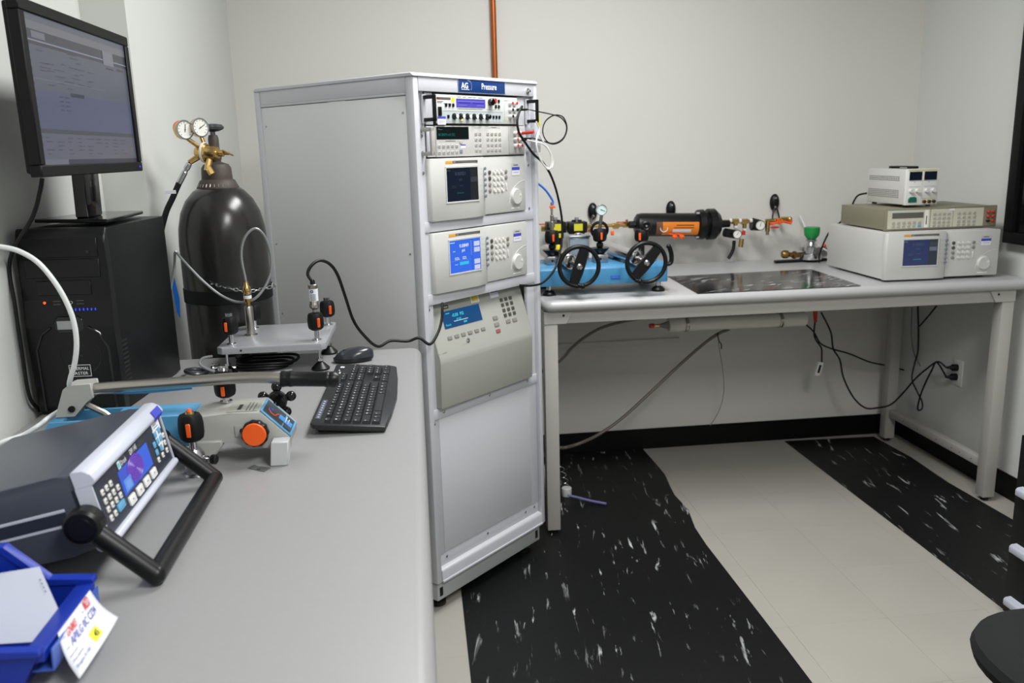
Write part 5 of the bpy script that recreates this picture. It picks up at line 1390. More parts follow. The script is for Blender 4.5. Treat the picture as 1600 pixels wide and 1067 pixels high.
# gauge on second valve, facing the front
gauge(hb, I, (0.719,3.250,1.265), (-.05, -1, .05), .0215, back=M['chrome'], rim=M['chrome'], face=mat('pale_cyan_dial', (196, 216, 218), .3), needle=-20, th=.014)
b = MB(I); b.cyl((0.722,3.262,1.249), (.716, 3.27, 1.190), .007, n=10); b.build('gauge_stem', M['steel'], hb)
MB(I).torus((.716, 3.275, 1.185), (.1, 1, .1), .031, .006, 26, 8).build('ring_guard', M['blk'], hb)
MB(I).box(.760, 3.262, 1.163, .772, 3.272, 1.182, bev=.003).build('orange_knob', M['orange'], hb)
b = MB(I); b.box(.610, 3.345, 1.075, .690, 3.40, 1.150, bev=.004); b.build('smoked_reservoir', M['smoke'], hb)
b = MB(I); b.box(.606, 3.34, 1.150, .694, 3.405, 1.160, bev=.003); b.box(.64, 3.36, 1.16, .66, 3.38, 1.168, bev=.003); b.build('reservoir_lid', M['alu'], hb)
b = MB(I); b.box(.612, 3.35, 1.0605, .688, 3.40, 1.0752); b.build('reservoir_base', M['alu'], hb)
b = MB(I); b.box(.78, 3.34, 1.0605, .82, 3.41, 1.10, bev=.003); b.build('rear_block', M['alu'], hb)
MB(I).cyl((.862, 3.20, 1.12), (.862, 3.20, 1.145), .003, n=8).build('wheel_stem', M['chrome'], hb)
b = MB(I); b.lathe(grip_profile(.027, .048), (.865, 3.20, 1.142), (0, 0, 1), n=48, lobes=6, amp=.03); b.build('valve_grip', M['blkmatte'], hb)
MB(I).box(.846, 3.1700, 1.150, .855, 3.1735, 1.178, bev=.001, seg=1).build('orange_inset', M['orange'], hb)
b = MB(I); b.torus((.878, 3.185, 1.202), (-.1, -1, .1), .014, .0075, 24, 8); b.lathe([(.008, 0), (.006, .004), (0, .004)], (.878, 3.185, 1.202), (-.1, -1, .1), n=14); b.build('end_knob', M['blk'], hb)
MB(I).lathe([(.005, 0), (.004, .003), (0, .003)], (.878, 3.178, 1.203), (-.1, -1, .1), n=12).build('knob_screw', M['chrome'], hb)
b = MB(I); b.cyl((.865, 3.20, 1.06), (.865, 3.20, 1.145), .012, n=14); b.build('valve_post', M['blk'], hb)
b = MB(I); b.sphere((.930, 3.24, 1.073), .010); b.build('steel_ball', M['chrome'], hb)

# ---- air line along the back wall
al = thing('air_filter_line', 'brass air line with two black filter units fixed along the back wall behind the press', 'air line', (.75, 3.93, 1.16))
I = Matrix.Translation((.75, 3.93, 1.16)).inverted()
WY = 3.90
pA = Vector((0.579,3.900,1.145)); pB = Vector((1.016,3.900,1.144))
MB(I).cyl(pA, pB, .0085, n=12).build('brass_pipe', M['brass'], al)
for px in ((852, 356), (886, 354), (918, 352), (962, 352), (982, 350)):
    pass
for q in ((0.591,3.900,1.142), (0.693,3.900,1.144), (0.796,3.900,1.143), (0.930,3.900,1.141), (0.979,3.900,1.145)):
    MB(I).cyl(Vector(q) - Vector((.014, 0, 0)), Vector(q) + Vector((.014, 0, 0)), .014, n=6).build('brass_union', M['brass'], al)
for q in ((0.611,3.890,1.162), (0.976,3.890,1.158)):
    q = Vector(q)
    MB(I).box(q.x - .045, q.y - .004, q.z - .002, q.x + .012, q.y + .004, q.z + .003, bev=.001, seg=1).build('red_lever', M['red'], al)
    MB(I).cyl(q - Vector((-.004, 0, .012)), q + Vector((.004, 0, .012)), .006, n=10).build('lever_post', M['brass'], al)
for (cx_, zt) in (((0.642,3.880,1.147), 0), ((0.741,3.880,1.144), 1)):
    c = Vector(cx_)
    b = MB(I); b.box(c.x - .045, c.y - .03, c.z - .025, c.x + .045, c.y + .035, c.z + .026, bev=.004); b.lathe([(0, 0), (.020, 0), (.032, .015), (.032, .055), (.038, .056), (.038, .085), (0, .085)], (c.x, c.y, c.z - .105), n=20)
    b.lathe([(.026, 0), (.022, .008), (0, .010)], (c.x, c.y, c.z + .026), n=18)
    b.build('filter_body', M['blk'], al)
    prints('yellow_labels', al, I @ front(c.y - .0305), [(c.x - .018, c.z - .014, c.x + .022, c.z + .018, (214, 206, 50))], lift=.0006)
    prints('yellow_labels', al, I @ front(c.y - .0385), [(c.x - .018, c.z - .045, c.x + .018, c.z - .025, (214, 206, 50)), (c.x - .018, c.z - .10, c.x + .018, c.z - .085, (200, 190, 60))], lift=.0006)
    MB(I).cyl((c.x + .0, c.y, c.z + .034), (c.x, c.y, c.z + .046), .010, n=10).build('adjust_knob', mat('clear_grey_knob', (150, 150, 152), .3) if zt == 0 else bpy.data.materials['clear_grey_knob'], al)
o = MB().tube([(0.585,3.850,1.061), (0.609,3.850,1.072), (0.627,3.850,1.069), (0.640,3.860,1.052), (0.641,3.865,1.043)], .004, n=8).build('blue_tube', M['bluecable']); tag(o, 'short blue air tube behind the left press valve', 'tube')
# black and orange accumulator
ac = thing('air_accumulator', 'long black filter canister with orange label mounted on the back wall', 'canister', (1.19, 3.87, 1.14))
I = Matrix.Translation((1.19, 3.87, 1.14)).inverted()
q0, q1 = Vector((1.014,3.870,1.146)), Vector((1.309,3.870,1.136))
MB(I).lathe([(.0, 0), (.035, 0), (.050, .010), (.054, .03), (.054, (q1 - q0).length)], q0, q1 - q0, n=36).build('canister', M['blk'], ac)
q2 = Vector((1.414,3.870,1.135))
b = MB(I); b.lathe([(.058, 0), (.068, .004), (.070, .030), (.058, .035), (.056, .050), (.072, .052), (.072, .085), (.050, .108), (.018, .110), (.016, .16), (0, .16)], q1, q2 - q1, n=36, lobes=12, amp=.012); b.build('flange', M['blk'], ac)
b = MB(I); q_ = Vector((0.986,3.870,1.147)); b.cyl(q_, q0 + Vector((.01, 0, 0)), .017, n=8); b.build('inlet', M['blk'], ac)
# label: curved patch on the front lower side
bm = bmesh.new(); nseg = 10; d_ = (q1 - q0).normalized()
up_ = Vector((0, 0, 1)); f_ = d_.cross(up_).normalized()
if f_.y > 0: f_ = -f_
def lab(u, a, r=.0546): return I @ (q0 + d_ * u + (f_ * math.cos(a) + up_ * math.sin(a)) * r)
def patch(name, u0, u1, a0, a1, mt, r):
    bm = bmesh.new(); g = [[bm.verts.new(lab(u0 + (u1 - u0) * i / 4, a0 + (a1 - a0) * j / 8, r)) for i in range(5)] for j in range(9)]
    for j in range(8):
        for i in range(4): bm.faces.new((g[j][i], g[j][i + 1], g[j + 1][i + 1], g[j + 1][i]))
    me = bpy.data.meshes.new(name); bm.to_mesh(me); bm.free(); me.materials.append(mt)
    o = bpy.data.objects.new(name, me); COL.objects.link(o); o.parent = ac; return o
LL = (q1 - q0).length
patch('orange_label', LL * .40, LL * .985, rad(18), rad(-55), M['orangelabel'], .0547)
patch('label_dark', LL * .30, LL * .40, rad(18), rad(-55), mat('brown_label', (110, 72, 50), .5), .0547)
patch('label_line', LL * .62, LL * .90, rad(4), rad(0), TK, .0551)
patch('label_line', LL * .58, LL * .90, rad(-8), rad(-12), mat('dark_orange_ink', (130, 60, 20), .5), .0551)
patch('label_white', LL * .56, LL * .86, rad(-18), rad(-36), M['paper'], .0551)
MB(I).torus(q0 + d_ * (LL * .42) + f_ * .052 + Vector((0, 0, -.012)), f_, .017, .0025, 20, 5).build('emblem_arc', M['paper'], ac)
for z_ in (.055, -.055):
    for dx in (-.012,):
        MB(I).cyl(q1 + Vector((dx, -.03, z_)), q1 + Vector((.03, -.03, z_)), .006, n=6).build('flange_bolt', M['chrome'], ac)
for q in ((1.189,3.820,1.097), (1.222,3.820,1.096)):
    q = Vector(q); b = MB(I); b.lathe([(.005, 0), (.012, .004), (.012, .014), (.005, .018)], q - Vector((0, 0, .016)), (0, -.5, 1), n=10); b.tube([q - Vector((.03, 0, -.006)), q], .004, n=6, smooth=False); b.build('orange_fitting', M['orange'], ac)
# regulators downstream
rgx = thing('air_regulator_line', 'brass fittings with two small gauges and valves to the right of the black canister', 'air line', (1.55, 3.90, 1.13))
I = Matrix.Translation((1.55, 3.90, 1.13)).inverted()
def PY(t_): return Vector(t_)
b = MB(I)
b.cyl((1.418,3.880,1.146), (1.600,3.880,1.139), .0085, n=10)
b.cyl((1.650,3.880,1.141), (1.774,3.880,1.139), .0085, n=10)
for p_, q_ in (((1.502,3.880,1.143), (1.503,3.880,1.125)), ((1.546,3.880,1.141), (1.547,3.880,1.111))):
    b.cyl(p_, q_, .010, n=10)
for p_ in ((1.499,3.880,1.143), (1.546,3.880,1.141), (1.710,3.880,1.138), (1.745,3.880,1.143)):
    p_ = Vector(p_); b.cyl(p_ - Vector((.016, 0, 0)), p_ + Vector((.016, 0, 0)), .0135, n=8)
b.cyl((1.532,3.870,1.061), (1.527,3.870,1.022), .012, n=8); b.cyl((1.658,3.870,1.141), (1.657,3.870,1.090), .011, n=8)
b.sphere((1.766,3.870,1.146), .012)
b.build('brass_fittings', M['brass'], rgx)
b = MB(I)
for p_ in ((1.477,3.880,1.147), (1.524,3.880,1.145), (1.577,3.880,1.143), (1.547,3.880,1.099), (1.503,3.880,1.116)):
    p_ = Vector(p_); b.cyl(p_ - Vector((.006, 0, 0)), p_ + Vector((.006, 0, 0)), .0105, n=12)
b.build('white_ptfe', M['white'], rgx)
k0 = Vector((1.443,3.870,1.095)); k1_ = Vector((1.503,3.870,1.083))
b = MB(I); b.cyl(k0, k1_, .021, n=18, bev=.004); b.cyl((1.581,3.880,1.128), (1.626,3.880,1.120), .030, .026, n=18, bev=.004); b.build('regulator_body', M['blk'], rgx)
gauge(rgx, I, (1.492,3.825,1.088), (-.25, -1, .1), .0205, back=M['blk'], rim=M['blk'], needle=60, th=.02)
gauge(rgx, I, (1.605,3.830,1.125), (-.25, -1, .1), .0230, back=M['blk'], rim=M['blk'], needle=75, th=.02)
MB(I).tube([(1.491,3.860,1.055), (1.489,3.860,1.019), (1.477,3.860,0.989), (1.465,3.860,0.971)], .0085, n=8).build('drain_hose', M['rubber'], rgx)
b = MB(I); p_ = Vector((1.534,3.860,1.092)); b.box(p_.x - .008, p_.y - .01, p_.z - .012, p_.x + .008, p_.y, p_.z + .010, bev=.002)
p_ = Vector((1.687,3.860,1.111)); b.box(p_.x - .020, p_.y - .01, p_.z - .005, p_.x + .018, p_.y, p_.z + .004, bev=.002)
b.build('red_lever', M['red'], rgx)
b = MB(I); b.tube([(1.667,3.860,1.126), (1.705,3.860,1.134), (1.730,3.860,1.136), (1.768,3.860,1.126), (1.771,3.860,1.141)], .006, n=8, smooth=False); b.tube([(1.704,3.860,1.149), (1.715,3.860,1.125)], .008, n=8); b.build('orange_valve', M['orange'], rgx)
MB(I).cyl((1.657,3.870,1.090), (1.658,3.870,1.075), .008, n=8).build('end_plug', M['steel'], rgx)

# ---- black wall hooks with wire loops
for k, (c, wires, lab_) in enumerate((((0.835,3.970,1.208), 1, 'black oval wall clip above the left filter units'), ((1.215,3.970,1.204), 0, 'black oval wall clip behind the black canister'), ((1.730,3.970,1.220), 2, 'black oval wall clip at the right end of the air line'))):
    c = Vector(c)
    t = thing('wall_clip', lab_, 'clip', c)
    h_ = .037
    b = MB(); b.lathe([(0, -.004), (.0155, -.004), (.016, .004), (.012, .012), (.006, .016), (0, .016)], (0, 0, 0), (0, -1, 0), n=24)
    me_o = b.build('clip_body', M['blk'], t); me_o.scale = (1.45, 1.1, h_ / .0155 * 1.06)
    for z_ in (.020, -.022):
        MB().lathe([(.007, 0), (.006, .005), (0, .006)], (0, -.012, z_), (0, -1, 0), n=12).build('clip_screw', M['screw'], t)
    for s_ in ((-1, 1) if wires == 2 else (-1,) if wires == 1 else ()):
        b = MB(); b.tube([(s_ * .006, -.016, -.028), (s_ * .014, -.020, -.055), (s_ * .018, -.026, -.084)] if wires == 2 else [(s_ * .003, -.016, -.02), (s_ * .014, -.03, -.05), (s_ * .022, -.04, -.078)], .0042, n=8); b.build('clip_wire', M['blk'], t)
        b = MB(); b.cyl((s_ * .0175, -.025, -.080), (s_ * .021, -.030, -.100), .008, n=10) if wires == 2 else b.cyl((s_ * .021, -.038, -.074), (s_ * .025, -.045, -.092), .009, n=10)
        b.build('orange_tip', M['orange'], t)

# ---- valve assembly with green cap on black base
vp = thing('valve_base_plate', 'thin black plate under the silver valve at the back of the right bench', 'plate', (1.80, 3.82, TZ))
MB().prism([(-.135, -.035), (.130, -.02), (.130, .03), (-.13, -.005)], 0, .012, axis='z', bev=.002).build('plate', M['blk'], vp)
va = thing('chrome_valve', 'silver round valve with green cap and brass fitting beside the large instrument', 'valve', (1.845, 3.80, TZ + .012))
b = MB(); b.lathe([(.050, .0005), (.052, .004), (.052, .026), (.042, .032), (.042, .040), (.053, .042), (.053, .060), (.024, .066), (.018, .082), (.024, .085), (.024, .092), (0, .092)], n=28); b.build('valve_body', M['chrome'], va)
b = MB(); b.lathe([(.010, .088), (.018, .092), (.033, .112), (.036, .128), (.036, .148), (.034, .150), (0, .150)], n=22); b.build('green_cap', M['green'], va)
MB().cyl((.0, -.053, .013), (.0, -.050, .013), .006, n=10).build('port', M['hole'], va)
b = MB(); b.cyl((-.04, 0, .022), (-.075, 0, .022), .012, n=8); b.cyl((-.075, 0, .022), (-.088, 0, .024), .018, n=8); b.cyl((-.088, 0, .024), (-.108, 0, .026), .011, n=10); b.lathe([(.012, 0), (.019, .008), (.019, .026), (.014, .034), (0, .034)], (-.108, 0, .026), (-1, 0, .1), n=14); b.build('brass_fitting', M['oldbrass'], va)
b = MB(); b.cyl((.04, 0, .022), (.075, 0, .024), .014, n=10); b.cyl((.058, 0, .045), (.075, 0, .045), .012, n=10); b.build('outlet', M['steel'], va)
b = MB(); b.sphere((.062, -.005, .062), .009, 10); b.build('orange_button', M['orange'], va)
o = MB().tube([(1.853,3.950,1.153), (1.865,3.930,1.114), (1.854,3.860,1.071), (1.871,3.820,1.035), (1.894,3.780,1.011), (1.909,3.770,1.000)], .004, n=8).build('white_tube', M['tubewhite']); tag(o, 'thin white tube running over the green cap of the silver valve', 'tube')

# ---- large benchtop controller, meter and power supply
bc = thing('benchtop_controller', 'large pale benchtop pressure controller with dark blue screen at the right end of the bench', 'instrument', (1.832, 3.130, TZ + .008))
controller(bc, .018, depth=.47, lit='mid', W=.484, Hh=.185, case='ivory2')
for fx, fy in ((.04, .06), (.44, .06), (.04, .42), (.44, .42)):
    MB().lathe([(.014, -.008), (.014, .002)], (fx, fy, 0), n=14).build('foot', M['blk'], bc)
bm2 = thing('khaki_multimeter', 'khaki bench multimeter with cream face in the middle of the right stack', 'instrument', (1.866, 3.215, 1.1435))
MB().box(0, .010, .003, .478, .36, .084, bev=.003).build('case', M['dmmgrey'], bm2)
MB().box(0, 0, 0, .478, .014, .087, bev=.002).build('front_frame', M['dmmgrey'], bm2)
MB().box(.010, -.0012, .006, .440, .001, .081, bev=.0008, seg=1).build('faceplate', M['dmmface'], bm2)
MB().box(.418, -.0014, .006, .470, .001, .081, bev=.0008, seg=1).build('terminal_plate', M['dmmgrey'], bm2)
P = front(-.0012)
MB(P).box(.028, .048, 0, .160, .070, .001).build('display', mat('grey_display', (92, 92, 86), .3), bm2)
prints('face_lines', bm2, P, [(.189, .006, .191, .081, (100, 98, 86)), (.022, .072, .08, .078, (190, 205, 205)), (.166, .008, .182, .078, (228, 228, 222)), (.172, .02, .176, .055, (60, 60, 60), 1), (.286, .006, .288, .081, (140, 138, 120)), (.27, .072, .292, .080, (222, 224, 232), 1), (.010, .0055, .440, .0065, (90, 88, 76)), (.010, .0805, .440, .0815, (90, 88, 76))])
kq = key_mesh(.013, .009, .0025, M['taupe']); 
place('key', kq, bm2, P, [(u, v) for u in (.034, .056, .078, .100, .122) for v in (.030, .016)] + [(.145, .030)])
place('blue_key', key_mesh(.015, .010, .0025, M['keyblue']), bm2, P, [(.145, .016)])
place('key', kq, bm2, P, [(u, v) for u in (.208, .228, .248, .268) for v in (.060, .044, .028, .014)] + [(u, v) for u in (.312, .334, .356, .378) for v in (.060, .044, .028, .014)])
for q, (u, v) in enumerate(((.436, .062), (.456, .062), (.436, .044), (.456, .044), (.456, .026), (.436, .026))):
    place('jack', key_mesh(.012, .008, .012, M['red'] if q < 5 else M['blk'], .002), bm2, P, [(u, v)])
ps = thing('power_supply', 'small pale grey power supply on top of the khaki multimeter', 'power supply', (1.972, 3.262, 1.2315), rad(2))
for fx, fy in ((.02, .03), (.122, .03), (.02, .25), (.122, .25)):
    MB().lathe([(.010, 0), (.010, .009)], (fx, fy, 0), n=12).build('foot', M['blk'], ps)
PW_, PH_ = .142, .150
MB().box(.002, .012, .008, PW_ - .002, .285, PH_, bev=.004).build('case', M['ivory2'], ps)
MB().box(0, 0, .007, PW_, .014, PH_ + .001, bev=.003).build('front_frame', M['white'], ps)
lv = MB()
for z_ in (.035, .042, .049, .056, .063, .104, .111, .118):
    for k in range(14): lv.box(.0006, .05 + k * .016, z_, .0026, .062 + k * .016, z_ + .003)
lv.build('vent_slots', mat('vent_grey', (128, 128, 126), .6), ps)
P = front(-.0002)
for x_ in (.012, .077): MB(P).box(x_, .106, -.001, x_ + .055, .140, .0012, bev=.0005, seg=1).build('meter_window', M['screenoff'], ps)
prints('face_marks', ps, P, [(.008, .142, .134, .149, (206, 200, 150)), (.012, .103, .132, .1045, (180, 180, 176)), (.035, .097, .038, .100, (60, 60, 60)), (.098, .097, .101, .100, (60, 60, 60)), (.07, .012, .072, .1, (200, 200, 198)), (.014, .080, .066, .0808, (110, 110, 110)), (.078, .080, .132, .0808, (110, 110, 110)), (.074, .031, .134, .033, (200, 190, 120))])
kq2 = MB().lathe([(.0095, 0), (.0085, .003), (.0075, .012), (0, .012)], n=16).mesh('knob', M['keyw'])
place('knob', kq2, ps, P, [(.022, .064), (.050, .064), (.090, .064), (.120, .064)])
MB(P).prism([(.012, .018), (.012, .034), (.020, .040), (.044, .040), (.050, .034), (.050, .018)], 0, .004, axis='z', bev=.002).build('power_button', M['dkgreen'], ps)
place('terminal', MB().lathe([(.007, 0), (.006, .010), (0, .010)], n=12).mesh('terminal', M['oldbrass']), ps, P, [(.082, .020), (.104, .020), (.124, .020)])
b = MB(); b.box(.045, .07, PH_ + .006, .095, .20, PH_ + .010, bev=.002); b.box(.05, .06, PH_, .09, .08, PH_ + .008, bev=.002); b.box(.05, .19, PH_, .09, .21, PH_ + .008, bev=.002); b.build('carry_handle', M['blk'], ps)
o = MB().tube([(1.978, 3.56, 1.275), (1.95, 3.60, 1.26), (1.93, 3.62, 1.20), (1.90, 3.63, 1.15), (1.86, 3.66, 1.10), (1.84, 3.70, 1.0), (1.85, 3.72, .955)], .004, n=7).build('bench_cable', M['rubber']); tag(o, 'black power cord hanging behind the instrument stack', 'cable')

# ---- framed dark panel on the right wall
fp = thing('wall_panel', 'black framed dark panel on the right wall at the picture edge', 'panel', (XR - .003, 2.70, 1.07))
I = Matrix.Translation((XR - .003, 2.70, 1.07)).inverted()
y0, y1, z0, z1 = 1.9, 3.24, 1.075, 2.25
b = MB(I)
for q in ((y0, y1, z0, z0 + .045), (y0, y1, z1 - .045, z1), (y0, y0 + .045, z0 + .045, z1 - .045), (y1 - .045, y1, z0 + .045, z1 - .045)):
    b.box(XR - .045, q[0], q[2], XR - .003, q[1], q[3], bev=.003)
b.build('frame', M['blkmatte'], fp)
MB(I).box(XR - .025, y0 + .045, z0 + .045, XR - .006, y1 - .045, z1 - .045).build('pane', M['blkgloss'], fp)

# ---- outlet and plugs on right wall
ot = thing('wall_outlet', 'white double wall outlet on the right wall under the bench', 'outlet', (XR - .001, 3.50, .45))
MB().box(-.006, -.035, -.06, 0, .035, .06, bev=.003).build('cover_plate', M['white'], ot)
for z_ in (.022, -.022):
    MB().box(-.0085, -.016, z_ - .014, -.005, .016, z_ + .014, bev=.003).build('socket', M['white'], ot)
pg = thing('power_plug', 'upper black power plug in the wall outlet', 'plug', (XR - .0096, 3.50, .474))
MB().lathe([(.016, 0), (.016, .022), (.008, .032), (.005, .05), (0, .05)], (0, 0, 0), (-1, .12, .05), n=16).build('plug_body', M['rubber'], pg)
pg2 = thing('power_plug', 'lower black power plug in the wall outlet', 'plug', (XR - .0096, 3.50, .430))
MB().lathe([(.016, 0), (.016, .022), (.008, .032), (.005, .05), (0, .05)], (0, 0, 0), (-1, .12, .02), n=16).build('plug_body', M['rubber'], pg2)
def cable(name, pts, r, m_, lab_):
    o = MB().tube(pts, r, n=7).build(name, m_); tag(o, lab_, 'cable'); return o
cable('bench_cable', [(1.887,3.750,0.711), (1.919,3.750,0.657), (1.944,3.750,0.603), (1.953,3.740,0.533), (1.989,3.740,0.477), (2.008,3.730,0.390), (2.058,3.720,0.293), (2.112,3.700,0.241), (2.166,3.680,0.244), (2.218,3.660,0.263), (2.260,3.640,0.320), (2.294,3.600,0.402), (2.318,3.560,0.457), (2.352,3.530,0.499), (2.38, 3.506, .477)], .0042, M['rubber'], 'long black power cord drooping under the bench and rising to the outlet')
cable('bench_cable', [(1.825,3.780,0.653), (1.869,3.780,0.613), (1.907,3.780,0.554), (1.967,3.780,0.523), (2.071,3.800,0.487), (2.203,3.840,0.428), (2.357,3.920,0.379), (2.452,3.930,0.348), (2.510,3.900,0.346)], .0040, M['rubber'], 'black cord sagging from the white canister toward the rear leg')
cable('bench_cable', [(2.404,3.800,0.709), (2.412,3.790,0.577), (2.410,3.780,0.483), (2.386,3.760,0.431), (2.366,3.740,0.360), (2.373,3.700,0.306), (2.387,3.680,0.266), (2.387,3.670,0.233), (2.371,3.670,0.221), (2.363,3.670,0.238), (2.359,3.650,0.302), (2.360,3.620,0.374), (2.360,3.580,0.446), (2.362,3.550,0.491), (2.385, 3.506, .432)], .0042, M['rubber'], 'black cord falling past the rear leg in a small loop to the outlet')
cable('bench_cable', [(2.369,3.600,0.746), (2.371,3.660,0.686), (2.374,3.720,0.631), (2.387,3.760,0.610)], .0038, M['rubber'], 'short black cord under the right end of the bench top')
cable('thin_wire', [(2.387,3.820,0.700), (2.394,3.820,0.571), (2.412,3.820,0.480), (2.439,3.800,0.412), (2.453,3.750,0.391)], .003, M['greycable'], 'thin grey wire beside the rear leg of the right bench')
t = thing('probe_cable', 'dark cable with a red tip and white end connector hanging under the bench', 'cable', (1.847,3.740,0.709))
I = Matrix.Translation(Vector((1.847,3.740,0.709))).inverted()
MB(I).tube([(1.855,3.740,0.678), (1.852,3.740,0.622), (1.861,3.740,0.585), (1.892,3.740,0.542), (1.897,3.740,0.504), (1.899,3.740,0.469)], .0040, n=7).build('wire', M['rubber'], t)
MB(I).cyl((1.853,3.740,0.721), (1.856,3.740,0.669), .011, .008, n=10).build('red_tip', M['red'], t)
c = Vector((1.885,3.740,0.439))
A = I @ Matrix.Translation(c) @ Matrix.Rotation(rad(14), 4, 'Y')
MB(A).box(-.014, -.008, -.034, .014, .008, .034, bev=.003).build('connector_shell', M['white'], t)
MB(A).box(-.006, -.0085, -.020, .006, -.0075, .020).build('connector_slot', M['hole'], t)
# thick grey cable rising from the floor
cable('drain_cable', [(.18,3.80,.0125), (.36,3.72,.0125), (0.562,3.600,0.165), (0.630,3.620,0.168), (0.689,3.600,0.190), (0.791,3.660,0.206), (0.902,3.680,0.267), (1.028,3.700,0.365), (1.186,3.720,0.496), (1.314,3.740,0.592), (1.384,3.740,0.637), (1.428,3.720,0.660)], .0075, mat('taupe_hose', (118, 110, 100), .5), 'thick grey hose sweeping up from the floor to the bench underside')
cable('grey_cable', [(.30,3.93,.012), (.33,3.90,.18), (.44,3.78,.42), (0.589,3.550,0.589), (0.656,3.600,0.635), (0.743,3.700,0.664), (0.854,3.800,0.685), (0.989,3.850,0.699), (1.067,3.850,0.705)], .007, M['greycable'], 'grey cable rising behind the left bench leg toward the underside')
cable('thin_wire', [(1.388,3.760,0.630), (1.400,3.770,0.555), (1.422,3.780,0.458), (1.440,3.800,0.340), (1.435,3.840,0.231), (1.406,3.880,0.137)], .0016, M['greycable'], 'very thin wire curling down in front of the back wall')
cable('cable_tie', [(1.374,3.730,0.643), (1.378,3.720,0.608), (1.390,3.720,0.589), (1.391,3.720,0.567)], .0025, M['rubber'], 'black cable tie ends on the grey hose')
t = thing('white_canister', 'white capped plastic cylinder hung horizontally under the bench apron', 'canister', (1.27, 3.42, .78))
I = Matrix.Translation((1.27, 3.42, .78)).inverted()
a = Vector((1.043,3.420,0.759)); c = Vector((1.650,3.420,0.756))
MB(I).lathe([(0, 0), (.028, 0), (.031, .004), (.031, .054), (.029, .056), (.029, (c - a).length - .10), (.031, (c - a).length - .098), (.031, (c - a).length - .004), (.028, (c - a).length), (0, (c - a).length)], a, c - a, n=32).build('tube_body', M['pvc'], t)
d_ = (c - a).normalized()
for f_ in (.115, .80):
    p_ = a.lerp(c, f_)
    b = MB(I); b.lathe([(.0318, 0), (.0325, .001), (.0325, .013), (.0318, .014)], p_, d_, n=28); b.box(p_.x - .001, p_.y - .004, p_.z + .03, p_.x + .014, p_.y + .004, .905); b.build('hose_clamp', M['steel'], t)
b = MB(I); b.cyl(a, a - d_ * .04, .018, .006, n=12); b.build('end_nozzle', mat('grey_nozzle', (140, 138, 134), .4), t)
b = MB(I); b.cyl(a - d_ * .04, a - d_ * .062, .006, n=10); b.build('brass_tip', M['brass'], t)
b = MB(I); b.cyl(a - d_ * .062, a - d_ * .082, .010, n=10); b.build('red_cap', M['red'], t)

# ---- small white spring bottle on the floor mat
t = thing('floor_adapter', 'small white cap with a coiled wire standing on the floor mat by the bench leg', 'cap', (.603, 3.455, .0046))
MB().lathe([(.021, 0), (.022, .002), (.022, .036), (.020, .038), (0, .038)], n=20).build('white_cap', M['white'], t)
sp = [(-.008 * 0 + .013 * math.cos(a) - .010 * a / 20, .013 * math.sin(a) + .004 * a, .044 + .0055 * a / 2) for a in [k * .6 for k in range(40)]]
MB().tube(sp, .0020, n=5, sub=2).build('coil_spring', M['chrome'], t)
o = MB().tube([(.598, 3.40, .030), (.64, 3.385, .022), (.69, 3.36, .014), (.752, 3.325, .0105)], .0055, n=8).build('lilac_tube', M['purple']); tag(o, 'short lilac plastic tube lying on the floor mat', 'tube')

# ---- black tool cabinet at the right edge and the stool
cb_ = thing('tool_cabinet', 'black drawer cabinet with silver pulls standing at the right picture edge', 'cabinet', (2.1, 2.0, 0))
I = Matrix.Translation((2.1, 2.0, 0)).inverted()
MB(I).box(1.846, 1.66, .045, 2.30, 2.29, .600, bev=.004).build('body', M['blkmatte'], cb_)
for fx, fy in ((1.88, 1.70), (2.26, 1.70), (1.88, 2.25), (2.26, 2.25)):
    MB(I).cyl((fx, fy, .0045), (fx, fy, .05), .02, n=14).build('caster', M['blk'], cb_)
for k, z_ in enumerate((.060, .240, .420)):
    d = MB(I).box(1.832, 1.70, z_, 1.847, 2.20, z_ + .165, bev=.002).build('drawer', M['blkmatte'], cb_)
for k, z_ in enumerate((.046, .228, .418)):
    d = MB(I).prism([(1.800, z_), (1.800, z_ + .018), (1.806, z_ + .024), (1.832, z_ + .026), (1.832, z_ - .002), (1.806, z_ - .004)], 1.75, 2.262, axis='y', bev=.002).build('drawer_pull', M['lilac'], cb_)
MB(I).box(1.824, 2.205, .004, 1.846, 2.29, .602, bev=.003).build('corner_post', M['blkmatte'], cb_)
st = thing('stool', 'black round-edged upholstered stool seat in the lower right corner', 'stool', (1.345, 1.385, 0))
def seat_ring(r, z): 
    return [(r * math.copysign(abs(math.cos(t)) ** .8, math.cos(t)), r * .95 * math.copysign(abs(math.sin(t)) ** .8, math.sin(t)), z) for t in [2 * math.pi * k / 40 for k in range(40)]]
SZ = .46
loft(MB(), [seat_ring(.17, SZ - .070), seat_ring(.205, SZ - .062), seat_ring(.225, SZ - .045), seat_ring(.232, SZ - .022), seat_ring(.225, SZ - .004), seat_ring(.195, SZ + .008), seat_ring(.12, SZ + .012), seat_ring(.02, SZ + .013)]).build('seat', M['cloth'], st)
loft(MB(), [seat_ring(.15, SZ - .085), seat_ring(.19, SZ - .078), seat_ring(.20, SZ - .066)]).build('seat_pan', M['blk'], st)
MB().cyl((0, 0, .06), (0, 0, SZ - .08), .025, n=18).build('gas_lift', M['blk'], st)
for k in range(5):
    a = rad(72 * k + 20)
    MB().tube([(0, 0, .085), (.13 * math.cos(a), .13 * math.sin(a), .08), (.27 * math.cos(a), .27 * math.sin(a), .062)], .016, n=8).build('base_arm', M['blk'], st)
    MB().cyl((.27 * math.cos(a) - .012 * math.sin(a), .27 * math.sin(a) + .012 * math.cos(a), .0265), (.27 * math.cos(a) + .012 * math.sin(a), .27 * math.sin(a) - .012 * math.cos(a), .0265), .0255, n=16).build('caster', M['blk'], st)

